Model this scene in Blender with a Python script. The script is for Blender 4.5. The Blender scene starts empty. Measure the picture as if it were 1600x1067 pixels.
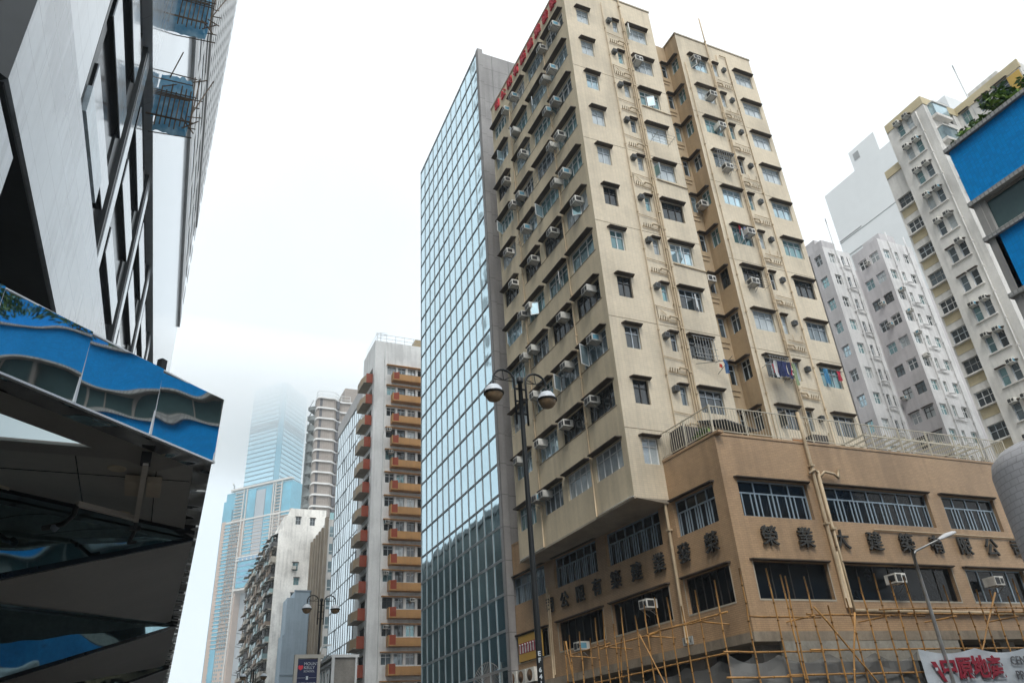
import bpy, math, random
import numpy as np
from math import sin, cos, radians as R, pi
from mathutils import Vector, Matrix
random.seed(7)
SC = bpy.context.scene
COL = SC.collection
# ------------------------------------------------------------------ camera
PITCH, ROLL, YAW, FPX = R(29.0176), R(-3.9009), R(-25.7431), 1179.1
_f = Vector((0, cos(PITCH), sin(PITCH))); _u = Vector((0, -sin(PITCH), cos(PITCH))); _x = Vector((1, 0, 0))
_x2 = cos(ROLL)*_x + sin(ROLL)*_u; _u2 = -sin(ROLL)*_x + cos(ROLL)*_u
_Rz = Matrix.Rotation(YAW, 3, 'Z')
CX, CU, CF = _Rz @ _x2, _Rz @ _u2, _Rz @ _f
cd = bpy.data.cameras.new('camera'); cam = bpy.data.objects.new('camera', cd); COL.objects.link(cam)
m = Matrix((CX, CU, -CF)).transposed().to_4x4(); m.translation = (0, 0, 1.6); cam.matrix_world = m
cd.sensor_width = 36; cd.lens = 36*FPX/1600; cd.clip_end = 8000; cd.clip_start = .05
SC.camera = cam
# ------------------------------------------------------------------ sky, sun, exposure
SUN_EL, SUN_AZ = R(54), R(206)          # azimuth clockwise from +Y
W = bpy.data.worlds.new('World'); SC.world = W; W.use_nodes = True
nt = W.node_tree; nt.nodes.clear()
def N(t, typ, **k):
    n = t.nodes.new(typ)
    for a, b in k.items(): setattr(n, a, b)
    return n
sky = N(nt, 'ShaderNodeTexSky', sky_type='NISHITA', sun_disc=False, sun_elevation=SUN_EL, sun_rotation=SUN_AZ, dust_density=5.0, air_density=1.0)
bw = N(nt, 'ShaderNodeRGBToBW'); nt.links.new(sky.outputs[0], bw.inputs[0])
tc = N(nt, 'ShaderNodeTexCoord')
cl = N(nt, 'ShaderNodeTexNoise'); cl.inputs['Scale'].default_value = 2.2; cl.inputs['Detail'].default_value = 5
nt.links.new(tc.outputs['Generated'], cl.inputs['Vector'])
rmp = N(nt, 'ShaderNodeValToRGB'); rmp.color_ramp.elements[0].position = .35; rmp.color_ramp.elements[1].position = .68
rmp.color_ramp.elements[0].color = (.88, .945, 1.0, 1); rmp.color_ramp.elements[1].color = (1.02, 1.045, 1.06, 1)
nt.links.new(cl.outputs['Fac'], rmp.inputs[0])
# overcast: the clear sky's brightness evened out towards a white cloud deck
ev = N(nt, 'ShaderNodeMix', data_type='FLOAT'); ev.inputs[0].default_value = .78; ev.inputs[3].default_value = 8.6
nt.links.new(bw.outputs[0], ev.inputs[2])
mul = N(nt, 'ShaderNodeVectorMath', operation='SCALE'); nt.links.new(rmp.outputs[0], mul.inputs[0]); nt.links.new(ev.outputs[0], mul.inputs['Scale'])
dt = N(nt, 'ShaderNodeVectorMath', operation='DOT_PRODUCT'); nrm = N(nt, 'ShaderNodeVectorMath', operation='NORMALIZE'); nt.links.new(tc.outputs['Generated'], nrm.inputs[0])
nt.links.new(nrm.outputs[0], dt.inputs[0]); dt.inputs[1].default_value = Vector((.02, .93, .36)).normalized()
r2 = N(nt, 'ShaderNodeValToRGB'); r2.color_ramp.interpolation = 'EASE'; r2.color_ramp.elements[0].position = .72; r2.color_ramp.elements[0].color = (1, 1, 1, 1); r2.color_ramp.elements[1].position = 1.0; r2.color_ramp.elements[1].color = (.78, .82, .85, 1)
nt.links.new(dt.outputs['Value'], r2.inputs[0])
mu2 = N(nt, 'ShaderNodeVectorMath', operation='MULTIPLY'); nt.links.new(mul.outputs[0], mu2.inputs[0]); nt.links.new(r2.outputs[0], mu2.inputs[1])
bg = N(nt, 'ShaderNodeBackground'); bg.inputs[1].default_value = .12; nt.links.new(mu2.outputs[0], bg.inputs[0])
wo = N(nt, 'ShaderNodeOutputWorld'); nt.links.new(bg.outputs[0], wo.inputs[0])
sl = bpy.data.lights.new('sun', 'SUN'); sl.energy = 1.25; sl.angle = R(18); sl.color = (1, .97, .92)
so = bpy.data.objects.new('sun', sl); COL.objects.link(so)
sd = Vector((sin(SUN_AZ)*cos(SUN_EL), cos(SUN_AZ)*cos(SUN_EL), sin(SUN_EL)))
so.rotation_euler = (-sd).to_track_quat('-Z', 'Y').to_euler(); so.location = (0, -40, 120)
SC.view_settings.view_transform = 'Standard'; SC.view_settings.look = 'None'
SC.view_settings.exposure = 0.7; SC.view_settings.gamma = 1
SC.cycles.volume_bounces = 3; SC.cycles.max_bounces = 10

# ------------------------------------------------------------------ materials
def mat(name, col, rough=.7, metal=0, var=.12, vs=.6, streak=0, bump=0, tile=None, spec=.4, coat=0, objrand=0, trans=0, wavy=0, wavys=1.0):
    if name in bpy.data.materials: return bpy.data.materials[name]
    M = bpy.data.materials.new(name); M.use_nodes = True; t = M.node_tree
    b = t.nodes['Principled BSDF']; L = t.links.new
    c = N(t, 'ShaderNodeTexCoord'); src = c.outputs['Object']
    rgb = N(t, 'ShaderNodeRGB'); rgb.outputs[0].default_value = (*col, 1); out = rgb.outputs[0]
    def mulby(sock, lo, hi, a=.3, bb=.7):
        nonlocal out
        mr = N(t, 'ShaderNodeMapRange'); mr.inputs[1].default_value = a; mr.inputs[2].default_value = bb
        mr.inputs[3].default_value = lo; mr.inputs[4].default_value = hi; L(sock, mr.inputs[0])
        s = N(t, 'ShaderNodeVectorMath', operation='SCALE'); L(out, s.inputs[0]); L(mr.outputs[0], s.inputs['Scale']); out = s.outputs[0]
    if tile:
        sx = N(t, 'ShaderNodeSeparateXYZ'); L(src, sx.inputs[0]); ad = N(t, 'ShaderNodeMath', operation='ADD')
        L(sx.outputs[0], ad.inputs[0]); L(sx.outputs[1], ad.inputs[1]); cb = N(t, 'ShaderNodeCombineXYZ')
        L(ad.outputs[0], cb.inputs[0]); L(sx.outputs[2], cb.inputs[1])
        br = N(t, 'ShaderNodeTexBrick'); br.offset = tile.get('off', .0); br.inputs['Scale'].default_value = 1
        br.inputs['Brick Width'].default_value = tile['w']; br.inputs['Row Height'].default_value = tile['h']
        br.inputs['Mortar Size'].default_value = tile.get('m', .008); br.inputs['Mortar Smooth'].default_value = .3
        k = tile.get('k', .8); v = tile.get('v', .08)
        br.inputs['Color1'].default_value = (*[x*(1-v) for x in col], 1); br.inputs['Color2'].default_value = (*[min(1, x*(1+v)) for x in col], 1)
        br.inputs['Mortar'].default_value = (*[x*k for x in col], 1)
        L(cb.outputs[0], br.inputs['Vector']); out = br.outputs['Color']
    if var:
        n = N(t, 'ShaderNodeTexNoise'); n.inputs['Scale'].default_value = vs; n.inputs['Detail'].default_value = 6; L(src, n.inputs['Vector'])
        mulby(n.outputs['Fac'], 1-var, 1+var*.5)
        n2 = N(t, 'ShaderNodeTexNoise'); n2.inputs['Scale'].default_value = vs*14; n2.inputs['Detail'].default_value = 3; L(src, n2.inputs['Vector'])
        mulby(n2.outputs['Fac'], 1-var*.4, 1+var*.3)
    if streak:
        mp = N(t, 'ShaderNodeMapping'); mp.inputs['Scale'].default_value = (1, 1, .06); L(src, mp.inputs[0])
        n = N(t, 'ShaderNodeTexNoise'); n.inputs['Scale'].default_value = 2.6; n.inputs['Detail'].default_value = 5; L(mp.outputs[0], n.inputs['Vector'])
        g = N(t, 'ShaderNodeTexNoise'); g.inputs['Scale'].default_value = .35; L(src, g.inputs['Vector'])
        mm = N(t, 'ShaderNodeMath', operation='ADD'); L(n.outputs['Fac'], mm.inputs[0]); L(g.outputs['Fac'], mm.inputs[1])
        mulby(mm.outputs[0], 1-streak*.9, 1.02, .8, 1.05)
    if objrand:
        oi = N(t, 'ShaderNodeObjectInfo'); mulby(oi.outputs['Random'], 1-objrand, 1+objrand*.6, 0, 1)
    L(out, b.inputs['Base Color'])
    b.inputs['Roughness'].default_value = rough; b.inputs['Metallic'].default_value = metal
    b.inputs['Specular IOR Level'].default_value = spec; b.inputs['Coat Weight'].default_value = coat; b.inputs['Coat Roughness'].default_value = .05
    if trans: b.inputs['Transmission Weight'].default_value = trans
    if bump or wavy:
        n = N(t, 'ShaderNodeTexNoise'); n.inputs['Scale'].default_value = wavys if wavy else 18; n.inputs['Detail'].default_value = 1 if wavy else 4; L(src, n.inputs['Vector'])
        bp = N(t, 'ShaderNodeBump'); bp.inputs['Strength'].default_value = wavy or bump; bp.inputs['Distance'].default_value = .25 if wavy else .03; L(n.outputs['Fac'], bp.inputs['Height']); L(bp.outputs[0], b.inputs['Normal'])
    return M
beige = mat('beige_tile', (.655, .56, .415), .55, var=.12, vs=.35, streak=.13, tile=dict(w=.2, h=.1, m=.009, k=.84, v=.03))
beigeR = mat('beige_render', (.66, .56, .395), .8, var=.12, vs=.5, streak=.15, bump=.15)
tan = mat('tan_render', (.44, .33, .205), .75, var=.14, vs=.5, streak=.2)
brown = mat('brown_tile', (.465, .305, .175), .5, var=.14, vs=.3, streak=.18, tile=dict(w=.22, h=.07, m=.009, k=.74, v=.06, off=.5))
hoodm = mat('dark_hood', (.075, .055, .04), .8, var=.3, vs=2)  # dark colour holds both dirt and the shade under the slab
pipem = mat('tan_pipe', (.54, .42, .27), .5, var=.2, vs=2)
concrete = mat('raw_concrete', (.30, .28, .25), .85, var=.25, vs=.8, streak=.25)
dirtyc = mat('dirty_soffit', (.42, .36, .28), .85, var=.25, vs=.9)
alu = mat('aluminium_frame', (.52, .57, .60), .4, metal=.2, var=.1, objrand=.12)
white = mat('white_frame', (.75, .76, .75), .45, var=.06, objrand=.1)
darkfr = mat('dark_frame', (.05, .045, .04), .5, var=.1)
aluB = mat('bluish_frame', (.33, .41, .47), .45, metal=.2, var=.1)
def glass(name, col, met=.35, rough=.06, rnd=.35):
    return mat(name, col, rough, metal=met, var=.25, vs=.9, spec=.8, objrand=rnd, wavy=.04, wavys=1.2)
gteal = glass('teal_pane', (.20, .36, .38)); gdark = glass('dark_pane', (.035, .045, .05), .1); gcurt = glass('curtained_pane', (.52, .57, .58), .15)
gsky = glass('bright_pane', (.50, .66, .72), .6); gblack = mat('black_pane', (.010, .012, .014), .12, var=.3, vs=.9, spec=.18, objrand=.3)
ggrey = glass('grey_pane', (.14, .18, .20), .25)
acm = mat('ac_casing', (.72, .70, .64), .5, var=.2, vs=3, streak=.15, objrand=.3); acd = mat('ac_grille', (.03, .03, .03), .6, var=.1); acb = mat('ac_side', (.12, .30, .40), .5, var=.2, objrand=.3)
steel = mat('galvanised_steel', (.35, .35, .34), .45, metal=.6, var=.2, vs=4)
red = mat('red_lettering', (.62, .03, .05), .45, var=.12)
blk = mat('dark_lettering', (.045, .043, .038), .6, var=.25, vs=4)
cream = mat('cream_railing', (.58, .53, .42), .5, var=.12, vs=2)
bamboo = mat('bamboo_pole', (.48, .25, .075), .5, var=.35, vs=2.5, objrand=.25)
bambooD = mat('dark_bamboo', (.16, .105, .06), .6, var=.35, vs=3, objrand=.25)  # darker brown than the bamboo round the podium
postm = mat('black_lamp_metal', (.018, .02, .021), .45, var=.2, spec=.3)
# ------------------------------------------------------------------ mesh helpers
WL = {}
def wloc(o): return WL.get(o.name, Vector((0, 0, 0)))
class MB:
    def __init__(s): s.v = []; s.f = []; s.mi = []; s.M = Matrix.Identity(4); s.k = 0; s.sm = []
    def frame(s, o, a=0):
        s.M = Matrix.Translation(Vector(o)) @ Matrix.Rotation(a, 4, 'Z'); return s
    def mat(s, k): s.k = k; return s
    def pts(s, P):
        b = len(s.v); s.v += [s.M @ Vector(p) for p in P]; return b
    def face(s, P, smooth=False):
        b = s.pts(P); s.f.append(tuple(range(b, b+len(P)))); s.mi.append(s.k); s.sm.append(smooth); return s
    def box(s, x0, x1, y0, y1, z0, z1):
        b = s.pts([(x0, y0, z0), (x1, y0, z0), (x1, y1, z0), (x0, y1, z0), (x0, y0, z1), (x1, y0, z1), (x1, y1, z1), (x0, y1, z1)])
        for q in ((0, 3, 2, 1), (4, 5, 6, 7), (0, 1, 5, 4), (1, 2, 6, 5), (2, 3, 7, 6), (3, 0, 4, 7)):
            s.f.append(tuple(b+i for i in q)); s.mi.append(s.k); s.sm.append(False)
        return s
    def prism(s, P, z0, z1):
        n = len(P); b = s.pts([(x, y, z0) for x, y in P]+[(x, y, z1) for x, y in P])
        F = [tuple(b+i for i in reversed(range(n))), tuple(b+n+i for i in range(n))]+[(b+i, b+(i+1) % n, b+n+(i+1) % n, b+n+i) for i in range(n)]
        s.f += F; s.mi += [s.k]*len(F); s.sm += [False]*len(F); return s
    def hex(s, A, B):     # two matching polygons joined
        n = len(A); b = s.pts(list(A)+list(B))
        F = [tuple(b+i for i in reversed(range(n))), tuple(b+n+i for i in range(n))]+[(b+i, b+(i+1) % n, b+n+(i+1) % n, b+n+i) for i in range(n)]
        s.f += F; s.mi += [s.k]*len(F); s.sm += [False]*len(F); return s
    def tube(s, P, r, n=8, caps=True, r1=None):
        P = [Vector(p) for p in P]; rings = []
        if len(P) == 2 and (P[1]-P[0]).length > 3: q_ = int((P[1]-P[0]).length/1.5)+1; P = [P[0].lerp(P[1], i/q_) for i in range(q_+1)]
        m = len(P)
        up = None
        for i, p in enumerate(P):
            d = (P[min(i+1, m-1)]-P[max(i-1, 0)]).normalized()
            if up is None: up = Vector((0, 0, 1)) if abs(d.z) < .9 else Vector((1, 0, 0))
            a = d.cross(up).normalized(); bb = d.cross(a).normalized(); up = -bb if bb.length else up
            up = a.cross(d)
            rr = r if r1 is None else r+(r1-r)*i/max(1, m-1)
            rings.append(s.pts([p+a*cos(2*pi*j/n)*rr+a.cross(d)*sin(2*pi*j/n)*rr for j in range(n)]))
        for q, w in zip(rings, rings[1:]):
            for j in range(n):
                s.f.append((q+j, w+j, w+(j+1) % n, q+(j+1) % n)); s.mi.append(s.k); s.sm.append(n > 5)
        if caps:
            for q in (rings[0], rings[-1]): s.f.append(tuple(q+j for j in range(n))); s.mi.append(s.k); s.sm.append(False)
        return s
    def lathe(s, c, prof, n=20):
        rings = [s.pts([(c[0]+r*cos(2*pi*j/n), c[1]+r*sin(2*pi*j/n), c[2]+z) for j in range(n)]) for r, z in prof]
        for q, w in zip(rings, rings[1:]):
            for j in range(n): s.f.append((q+j, q+(j+1) % n, w+(j+1) % n, w+j)); s.mi.append(s.k); s.sm.append(True)
        return s
    def wall(s, u0, u1, z0, z1, holes=(), depth=.2, d=0.):
        us = sorted({u0, u1, *[h[0] for h in holes], *[h[1] for h in holes]}); zs = sorted({z0, z1, *[h[2] for h in holes], *[h[3] for h in holes]})
        us = [u for u in us if u0 <= u <= u1]; zs = [z for z in zs if z0 <= z <= z1]
        for a, b in zip(us, us[1:]):
            for c, e in zip(zs, zs[1:]):
                mu, mz = (a+b)/2, (c+e)/2
                if any(h[0] < mu < h[1] and h[2] < mz < h[3] for h in holes): continue
                s.face([(a, d, c), (b, d, c), (b, d, e), (a, d, e)])
        for h in holes:
            a, b, c, e = h[:4]; q = d+depth
            s.face([(a, d, c), (a, d, e), (a, q, e), (a, q, c)]); s.face([(b, d, c), (b, q, c), (b, q, e), (b, d, e)])
            s.face([(a, d, e), (b, d, e), (b, q, e), (a, q, e)]); s.face([(a, d, c), (a, q, c), (b, q, c), (b, d, c)])
        return s
    def mesh(s, name, mats, off=Vector((0, 0, 0))):
        me = bpy.data.meshes.new(name); me.from_pydata([v-off for v in s.v], [], s.f)
        for x in (mats if isinstance(mats, (list, tuple)) else [mats]): me.materials.append(x)
        me.polygons.foreach_set('material_index', s.mi); me.polygons.foreach_set('use_smooth', s.sm); me.update(); return me
    def pieces(s):          # far-apart pieces of one mesh become parts of their own
        n = len(s.v); par = list(range(n))
        def find(i):
            while par[i] != i: par[i] = par[par[i]]; i = par[i]
            return i
        for f in s.f:
            a = find(f[0])
            for j in f[1:]:
                b = find(j)
                if a != b: par[b] = a
        root = np.array([find(i) for i in range(n)]); u, isl = np.unique(root, return_inverse=True); k = len(u)
        if k < 2 or k > 1500: return None
        pt = np.array([tuple(v) for v in s.v]); lo = np.full((k, 3), np.inf); hi = -lo
        np.minimum.at(lo, isl, pt); np.maximum.at(hi, isl, pt); sz = (hi-lo).max(1)
        gap = np.maximum(0, np.maximum(lo[:, None]-hi[None], lo[None]-hi[:, None]))
        near = np.sqrt((gap**2).sum(2)) <= np.maximum(.019, .49*np.maximum(sz[:, None], sz[None]))
        lab = -np.ones(k, int); c = 0
        for i in range(k):
            if lab[i] >= 0: continue
            st = [i]; lab[i] = c
            while st:
                for b in np.nonzero(near[st.pop()] & (lab < 0))[0]: lab[b] = c; st.append(b)
            c += 1
        return None if c < 2 or c > 90 else (lab[isl], c)
    def build(s, name, mats, parent=None):
        off = wloc(parent) if parent else Vector((0, 0, 0))
        sp = s.pieces() if parent else None
        if sp:
            lab, c = sp; first = None
            for i in range(c):
                q = MB(); mp = {}
                for f, mi, sm in zip(s.f, s.mi, s.sm):
                    if lab[f[0]] != i: continue
                    for j in f:
                        if j not in mp: mp[j] = len(q.v); q.v.append(s.v[j])
                    q.f.append(tuple(mp[j] for j in f)); q.mi.append(mi); q.sm.append(sm)
                o = bpy.data.objects.new(name, q.mesh(name, mats, off)); COL.objects.link(o); o.parent = parent; WL[o.name] = off
                first = first or o
            return first
        o = bpy.data.objects.new(name, s.mesh(name, mats, off)); COL.objects.link(o)
        if parent: o.parent = parent
        WL[o.name] = off if parent else Vector((0, 0, 0)); return o
def thing(name, label, cat, loc=(0, 0, 0), group=None):
    o = bpy.data.objects.new(name, None); COL.objects.link(o); o.location = loc; o.empty_display_size = .3
    o['label'] = label; o['category'] = cat
    if group: o['group'] = group
    WL[o.name] = Vector(loc); return o
def tag(o, label, cat, group=None):
    o['label'] = label; o['category'] = cat
    if group: o['group'] = group
    return o
def put(me, name, parent, loc=(0, 0, 0), a=0, lbl=None):
    o = bpy.data.objects.new(name, me); COL.objects.link(o); o.parent = parent
    o.location = Vector(loc)-wloc(parent) if parent.type == 'EMPTY' else Vector(loc)
    o.rotation_euler = (0, 0, a); WL[o.name] = Vector((0, 0, 0))
    if lbl: o['label'] = lbl
    return o
def copy_tree(src, loc, a, label):
    r = src.copy(); COL.objects.link(r); r.location = loc; r.rotation_euler = (0, 0, a); r['label'] = label; WL[r.name] = Vector(loc)
    for ch in list(src.children):
        c = ch.copy(); COL.objects.link(c); c.parent = r
        for g in list(ch.children):
            d = g.copy(); COL.objects.link(d); d.parent = c
    return r
ORD = ['top', 'second', 'third', 'fourth', 'fifth', 'sixth', 'seventh', 'eighth', 'ninth', 'tenth', 'eleventh', 'twelfth', 'thirteenth', 'fourteenth', 'fifteenth']
# windows: local x = along the wall, y = into the wall, z = up; the origin is the opening's lower left corner on the wall face
WC = {}
def win_mesh(w, h, cols, tr, fr, pane, hood, rec=.14, bar=.045, bars2=0):
    key = (round(w, 2), round(h, 2), cols, tr, fr.name, pane.name, hood, rec, bar, bars2)
    if key in WC: return WC[key]
    f = MB(); t = bar; y0, y1 = rec-.04, rec+.03
    f.box(0, w, y0, y1, 0, t).box(0, w, y0, y1, h-t, h).box(0, t, y0, y1, t, h-t).box(w-t, w, y0, y1, t, h-t)
    if tr: f.box(t, w-t, y0+.004, y1-.004, h*tr-t/2, h*tr+t/2)
    for i in range(1, cols):
        x = w*i/cols; f.box(x-t/2, x+t/2, y0+.002, y1-.002, t, h-t)
    for i in range(bars2):        # extra mullions below the transom
        x = w*(i+.5)/bars2; f.box(x-t*.4, x+t*.4, y0+.006, y1-.006, t, h*(tr or 1)-t/2)
    p = MB(); zs = [t*.5, h*tr, h-t*.5] if tr else [t*.5, h-t*.5]
    rnd = random.Random(hash(key[:2]) & 255)
    for i in range(cols):
        for a, b in zip(zs, zs[1:]):
            e1, e2 = rnd.uniform(-.006, .006), rnd.uniform(-.006, .006); x0, x1 = w*i/cols+.001, w*(i+1)/cols-.001
            p.face([(x0, rec+e1, a), (x1, rec-e1, a), (x1, rec-e1+e2, b), (x0, rec+e1+e2, b)])
    hm = None
    if hood:
        q = MB(); o = hood; q.hex([(-.14, -.002, h+.015), (w+.14, -.002, h+.015), (w+.08, -o*.8, h+.03), (-.08, -o*.8, h+.03)], [(-.14, -.002, h+.09), (w+.14, -.002, h+.09), (w+.08, -o*.8, h+.075), (-.08, -o*.8, h+.075)])
        hm = q.mesh('hood', hoodm)
    WC[key] = (f.mesh('window_frame', fr), p.mesh('pane', pane), hm); return WC[key]
def window(parent, o, a, u, z, w, h, cols=2, tr=.66, fr=alu, pane=gteal, hood=.34, name='window', **k):
    F, P, H = win_mesh(w, h, cols, tr, fr, pane, hood, **k)
    b = Vector(o)+Matrix.Rotation(a, 3, 'Z') @ Vector((u, 0, z))
    f = put(F, name, parent, b, a); put(P, 'pane', f)
    if H: put(H, 'hood', f)
    return f
def sash(f, w, h, x0, x1, z0, z1, ang, fr=white, pane=gsky):      # an open casement leaf hinged on the side x0
    m = MB(); W_ = x1-x0; m.box(0, W_, -.02, .02, z0, z0+.04).box(0, W_, -.02, .02, z1-.04, z1).box(0, .04, -.02, .02, z0+.04, z1-.04).box(W_-.04, W_, -.02, .02, z0+.04, z1-.04).mat(1).box(.04, W_-.04, -.005, .005, z0+.04, z1-.04)
    o = put(m.mesh('sash', [fr, pane]), 'open_sash', f, (x0, .05, 0), ang); return o
def text_mesh(s, size, ext=.03, off=0., al='CENTER', sx=1.0):
    c = bpy.data.curves.new('lettering', 'FONT'); c.body = s; c.size = size; c.extrude = ext; c.offset = off; c.align_x = al; c.align_y = 'CENTER'; c.resolution_u = 3
    o = bpy.data.objects.new('lettering', c); COL.objects.link(o); o.scale = (sx, 1, 1)
    dg = bpy.context.evaluated_depsgraph_get(); dg.update()
    me = bpy.data.meshes.new_from_object(o.evaluated_get(dg)); bpy.data.objects.remove(o); bpy.data.curves.remove(c)
    me.transform(Matrix.Rotation(pi/2, 4, 'X') @ Matrix.Diagonal((sx, 1, 1, 1))); return me
def lettering(parent, s, p, a, size, m, ext=.03, off=0., name='character', al='CENTER', sx=1.0):
    me = text_mesh(s, size, ext, off, al, sx); me.materials.clear(); me.materials.append(m); return put(me, name, parent, p, a)
def struct(o, kind='structure'): o['kind'] = kind; return o
# ------------------------------------------------------------------ ground
asph = mat('asphalt', (.055, .055, .056), .85, var=.3, vs=.5, bump=.3); pave = mat('paving', (.22, .20, .18), .8, var=.2, tile=dict(w=.4, h=.4, m=.01, k=.6)); paint = mat('road_paint', (.7, .7, .66), .7, var=.2)
m_ = MB(); m_.face([(-2500, -1500, -.16), (2500, -1500, -.16), (2500, 3500, -.16), (-2500, 3500, -.16)]); struct(m_.build('ground', mat('ground_soil', (.16, .15, .13), .9)))
m_ = MB(); m_.face([(2.2, -300, -.13), (16.2, -300, -.13), (16.2, 320, -.13), (2.2, 320, -.13)]); m_.face([(16.3, 10.6, -.13), (160, 8.6, -.13), (160, 16.6, -.13), (16.3, 18.4, -.13)]); struct(m_.build('road', asph))
m_ = MB().mat(0)
for i in range(-14, 40): m_.face([(9.1, i*6, -.126), (9.25, i*6, -.126), (9.25, i*6+3, -.126), (9.1, i*6+3, -.126)])
struct(m_.build('road_marking', paint))
m_ = MB(); m_.box(-6, 2.2, -300, 320, -.3, 0); struct(m_.build('pavement', pave))
m_ = MB(); m_.box(16.2, 19.5, -300, 10.6, -.3, 0).box(16.2, 160, 18.4, 24, -.3, 0).box(16.2, 19.5, 24, 320, -.3, 0); struct(m_.build('pavement', pave))

# ------------------------------------------------------------------ beige apartment tower on its podium
X0, Y0, ZR, ZB = 17.47, 25.58, 44.2, 10.85
T = thing('apartment_tower', 'tall beige tiled apartment tower standing on a brown podium at the street corner', 'apartment building', (24, 31, 0))
ZT = lambda k: 41.98-2.837*k
LO, LA = (X0, 37.1, 0), -pi/2
Lcol = {'R': (26.02, 28.38), 'C': (28.83, 31.13), 'B': (31.66, 33.80), 'A': (34.75, 36.85)}
rv = random.Random(3)
wallm = [beige, beigeR, tan]
w = MB().frame(LO, LA)
holes = []
for k in range(11):
    for c, (a, b) in Lcol.items(): holes.append((37.1-b, 37.1-a, ZT(k)-1.24, ZT(k)))
w.mat(1).wall(0, 37.1-Y0, ZB, ZR, holes, .22)
w.mat(0).frame((0, Y0, 0), 0)
RW1, RW2, RW3 = (18.25, 19.08), (20.83, 21.2), (21.9, 23.3)
holes = []
for k in range(11):
    for a, b in (RW1, RW2, RW3):
        if a > 19.2 and k > 9.5 and k == 11: continue
        holes.append((a, b, ZT(k)-(1.22 if a != RW2[0] else 1.0), ZT(k)))
w.wall(X0, 23.95, ZB, ZR, holes, .2)
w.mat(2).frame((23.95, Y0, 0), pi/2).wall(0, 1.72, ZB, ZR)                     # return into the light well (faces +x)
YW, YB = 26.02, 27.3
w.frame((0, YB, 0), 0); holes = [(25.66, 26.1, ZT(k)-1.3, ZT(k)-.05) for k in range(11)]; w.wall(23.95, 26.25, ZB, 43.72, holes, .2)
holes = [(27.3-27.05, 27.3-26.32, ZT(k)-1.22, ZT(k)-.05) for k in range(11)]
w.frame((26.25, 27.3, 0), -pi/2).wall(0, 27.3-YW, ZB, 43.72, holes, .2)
WW = ((27.0, 28.4), (28.95, 29.3), (30.75, 32.2)); holes = []
for k in range(11):
    for i, (a, b) in enumerate(WW): holes.append((a, b, ZT(k)-.06-(1.2 if i != 1 else 1.15), ZT(k)-.06))
w.mat(0).frame((0, YW, 0), 0).wall(26.25, 32.55, ZB, 43.72, holes, .2)
w.mat(1).frame((0, 0, 0))
w.face([(32.55, YW, ZB), (32.55, 40, ZB), (32.55, 40, 43.72), (32.55, YW, 43.72)])
w.face([(X0, 37.1, ZB), (X0, 37.1, ZR), (26, 37.1, ZR), (26, 37.1, ZB)]).face([(26, 37.1, ZB), (26, 37.1, ZR), (26, 40, ZR), (26, 40, ZB)]).face([(26, 40, ZB), (26, 40, 43.72), (32.55, 40, 43.72), (32.55, 40, ZB)])
wall_o = w.build('wall', wallm, T)
# dark rooms behind the glass so no light leaks through the tower
r_ = MB(); r_.box(X0+.35, 23.6, Y0+.35, 36.9, ZB+.2, ZR-.6).box(26.6, 32.3, YW+.35, 39.5, ZB+.2, 43.2).box(23.6, 26.6, 27.65, 36, ZB+.2, 43.2); r_.build('room_core', mat('dark_room', (.03, .03, .03), .9), T)
r_ = MB(); r_.face([(X0, Y0, ZR-.5), (23.95, Y0, ZR-.5), (23.95, 37.1, ZR-.5), (X0, 37.1, ZR-.5)]).face([(23.95, 27.3, 43.3), (32.55, 27.3, 43.3), (32.55, 40, 43.3), (23.95, 40, 43.3)]); r_.build('roof', concrete, T)
s_ = MB(); s_.hex([(X0, Y0, ZB), (19.8, Y0, ZB), (19.8, 37.1, ZB), (X0, 37.1, ZB)], [(X0, Y0, ZB-.004), (19.6, Y0+.05, ZB-.2), (19.6, 37.1, ZB-.2), (X0, 37.1, ZB-.004)]); s_.box(X0-.03, X0+.05, Y0-.02, 37.12, ZB-.05, ZB+.04); s_.build('overhang_soffit', dirtyc, T)
# horizontal movement joints, coping
j_ = MB()
for k in (2, 4, 6, 8, 10): j_.box(X0-.004, 23.96, Y0-.006, Y0, ZT(k)+.36, ZT(k)+.385).box(26.24, 32.56, YW-.006, YW, ZT(k)+.32, ZT(k)+.345)
for k in range(1, 11): j_.box(X0-.012, X0, 25.9, 33.9, ZT(k-1)-1.30, ZT(k-1)-1.26)
j_.build('wall_joint', mat('joint_grime', (.20, .15, .09), .8), T)
j_ = MB(); j_.box(X0-.05, 24.0, Y0-.05, Y0+.2, ZR, ZR+.12).box(X0-.05, X0+.2, Y0+.2, 37.15, ZR, ZR+.12).box(26.2, 32.6, YW-.05, YW+.2, 43.72, 43.84).box(26.2, 26.4, YW+.2, 27.4, 43.72, 43.84); j_.build('coping', mat('coping', (.42, .36, .27), .8, streak=.2), T)
var6 = [gteal, gdark, gcurt, gsky, ggrey]
frs = [alu, alu, white, darkfr]
WSEL = {}
for k in range(11):
    for c, (a, b) in Lcol.items():
        dark = (c, k) in {('R', 7), ('R', 9), ('C', 7), ('C', 9), ('B', 5), ('A', 5), ('C', 5), ('A', 2)}
        p = gdark if dark else rv.choice([gteal, ggrey, gcurt, gteal, gsky]); fr = darkfr if dark else rv.choice([alu, alu, white])
        if k == 10 and c in 'RC': p, fr = gcurt, white
        if k == 6 and c in 'RC': p, fr = gteal, white
        f = window(T, LO, LA, 37.1-b, ZT(k)-1.24, b-a, 1.24, 3 if (k == 6 and c in 'RC') else 4, .7, fr, p, .40)
        WSEL[c, k] = f
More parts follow.
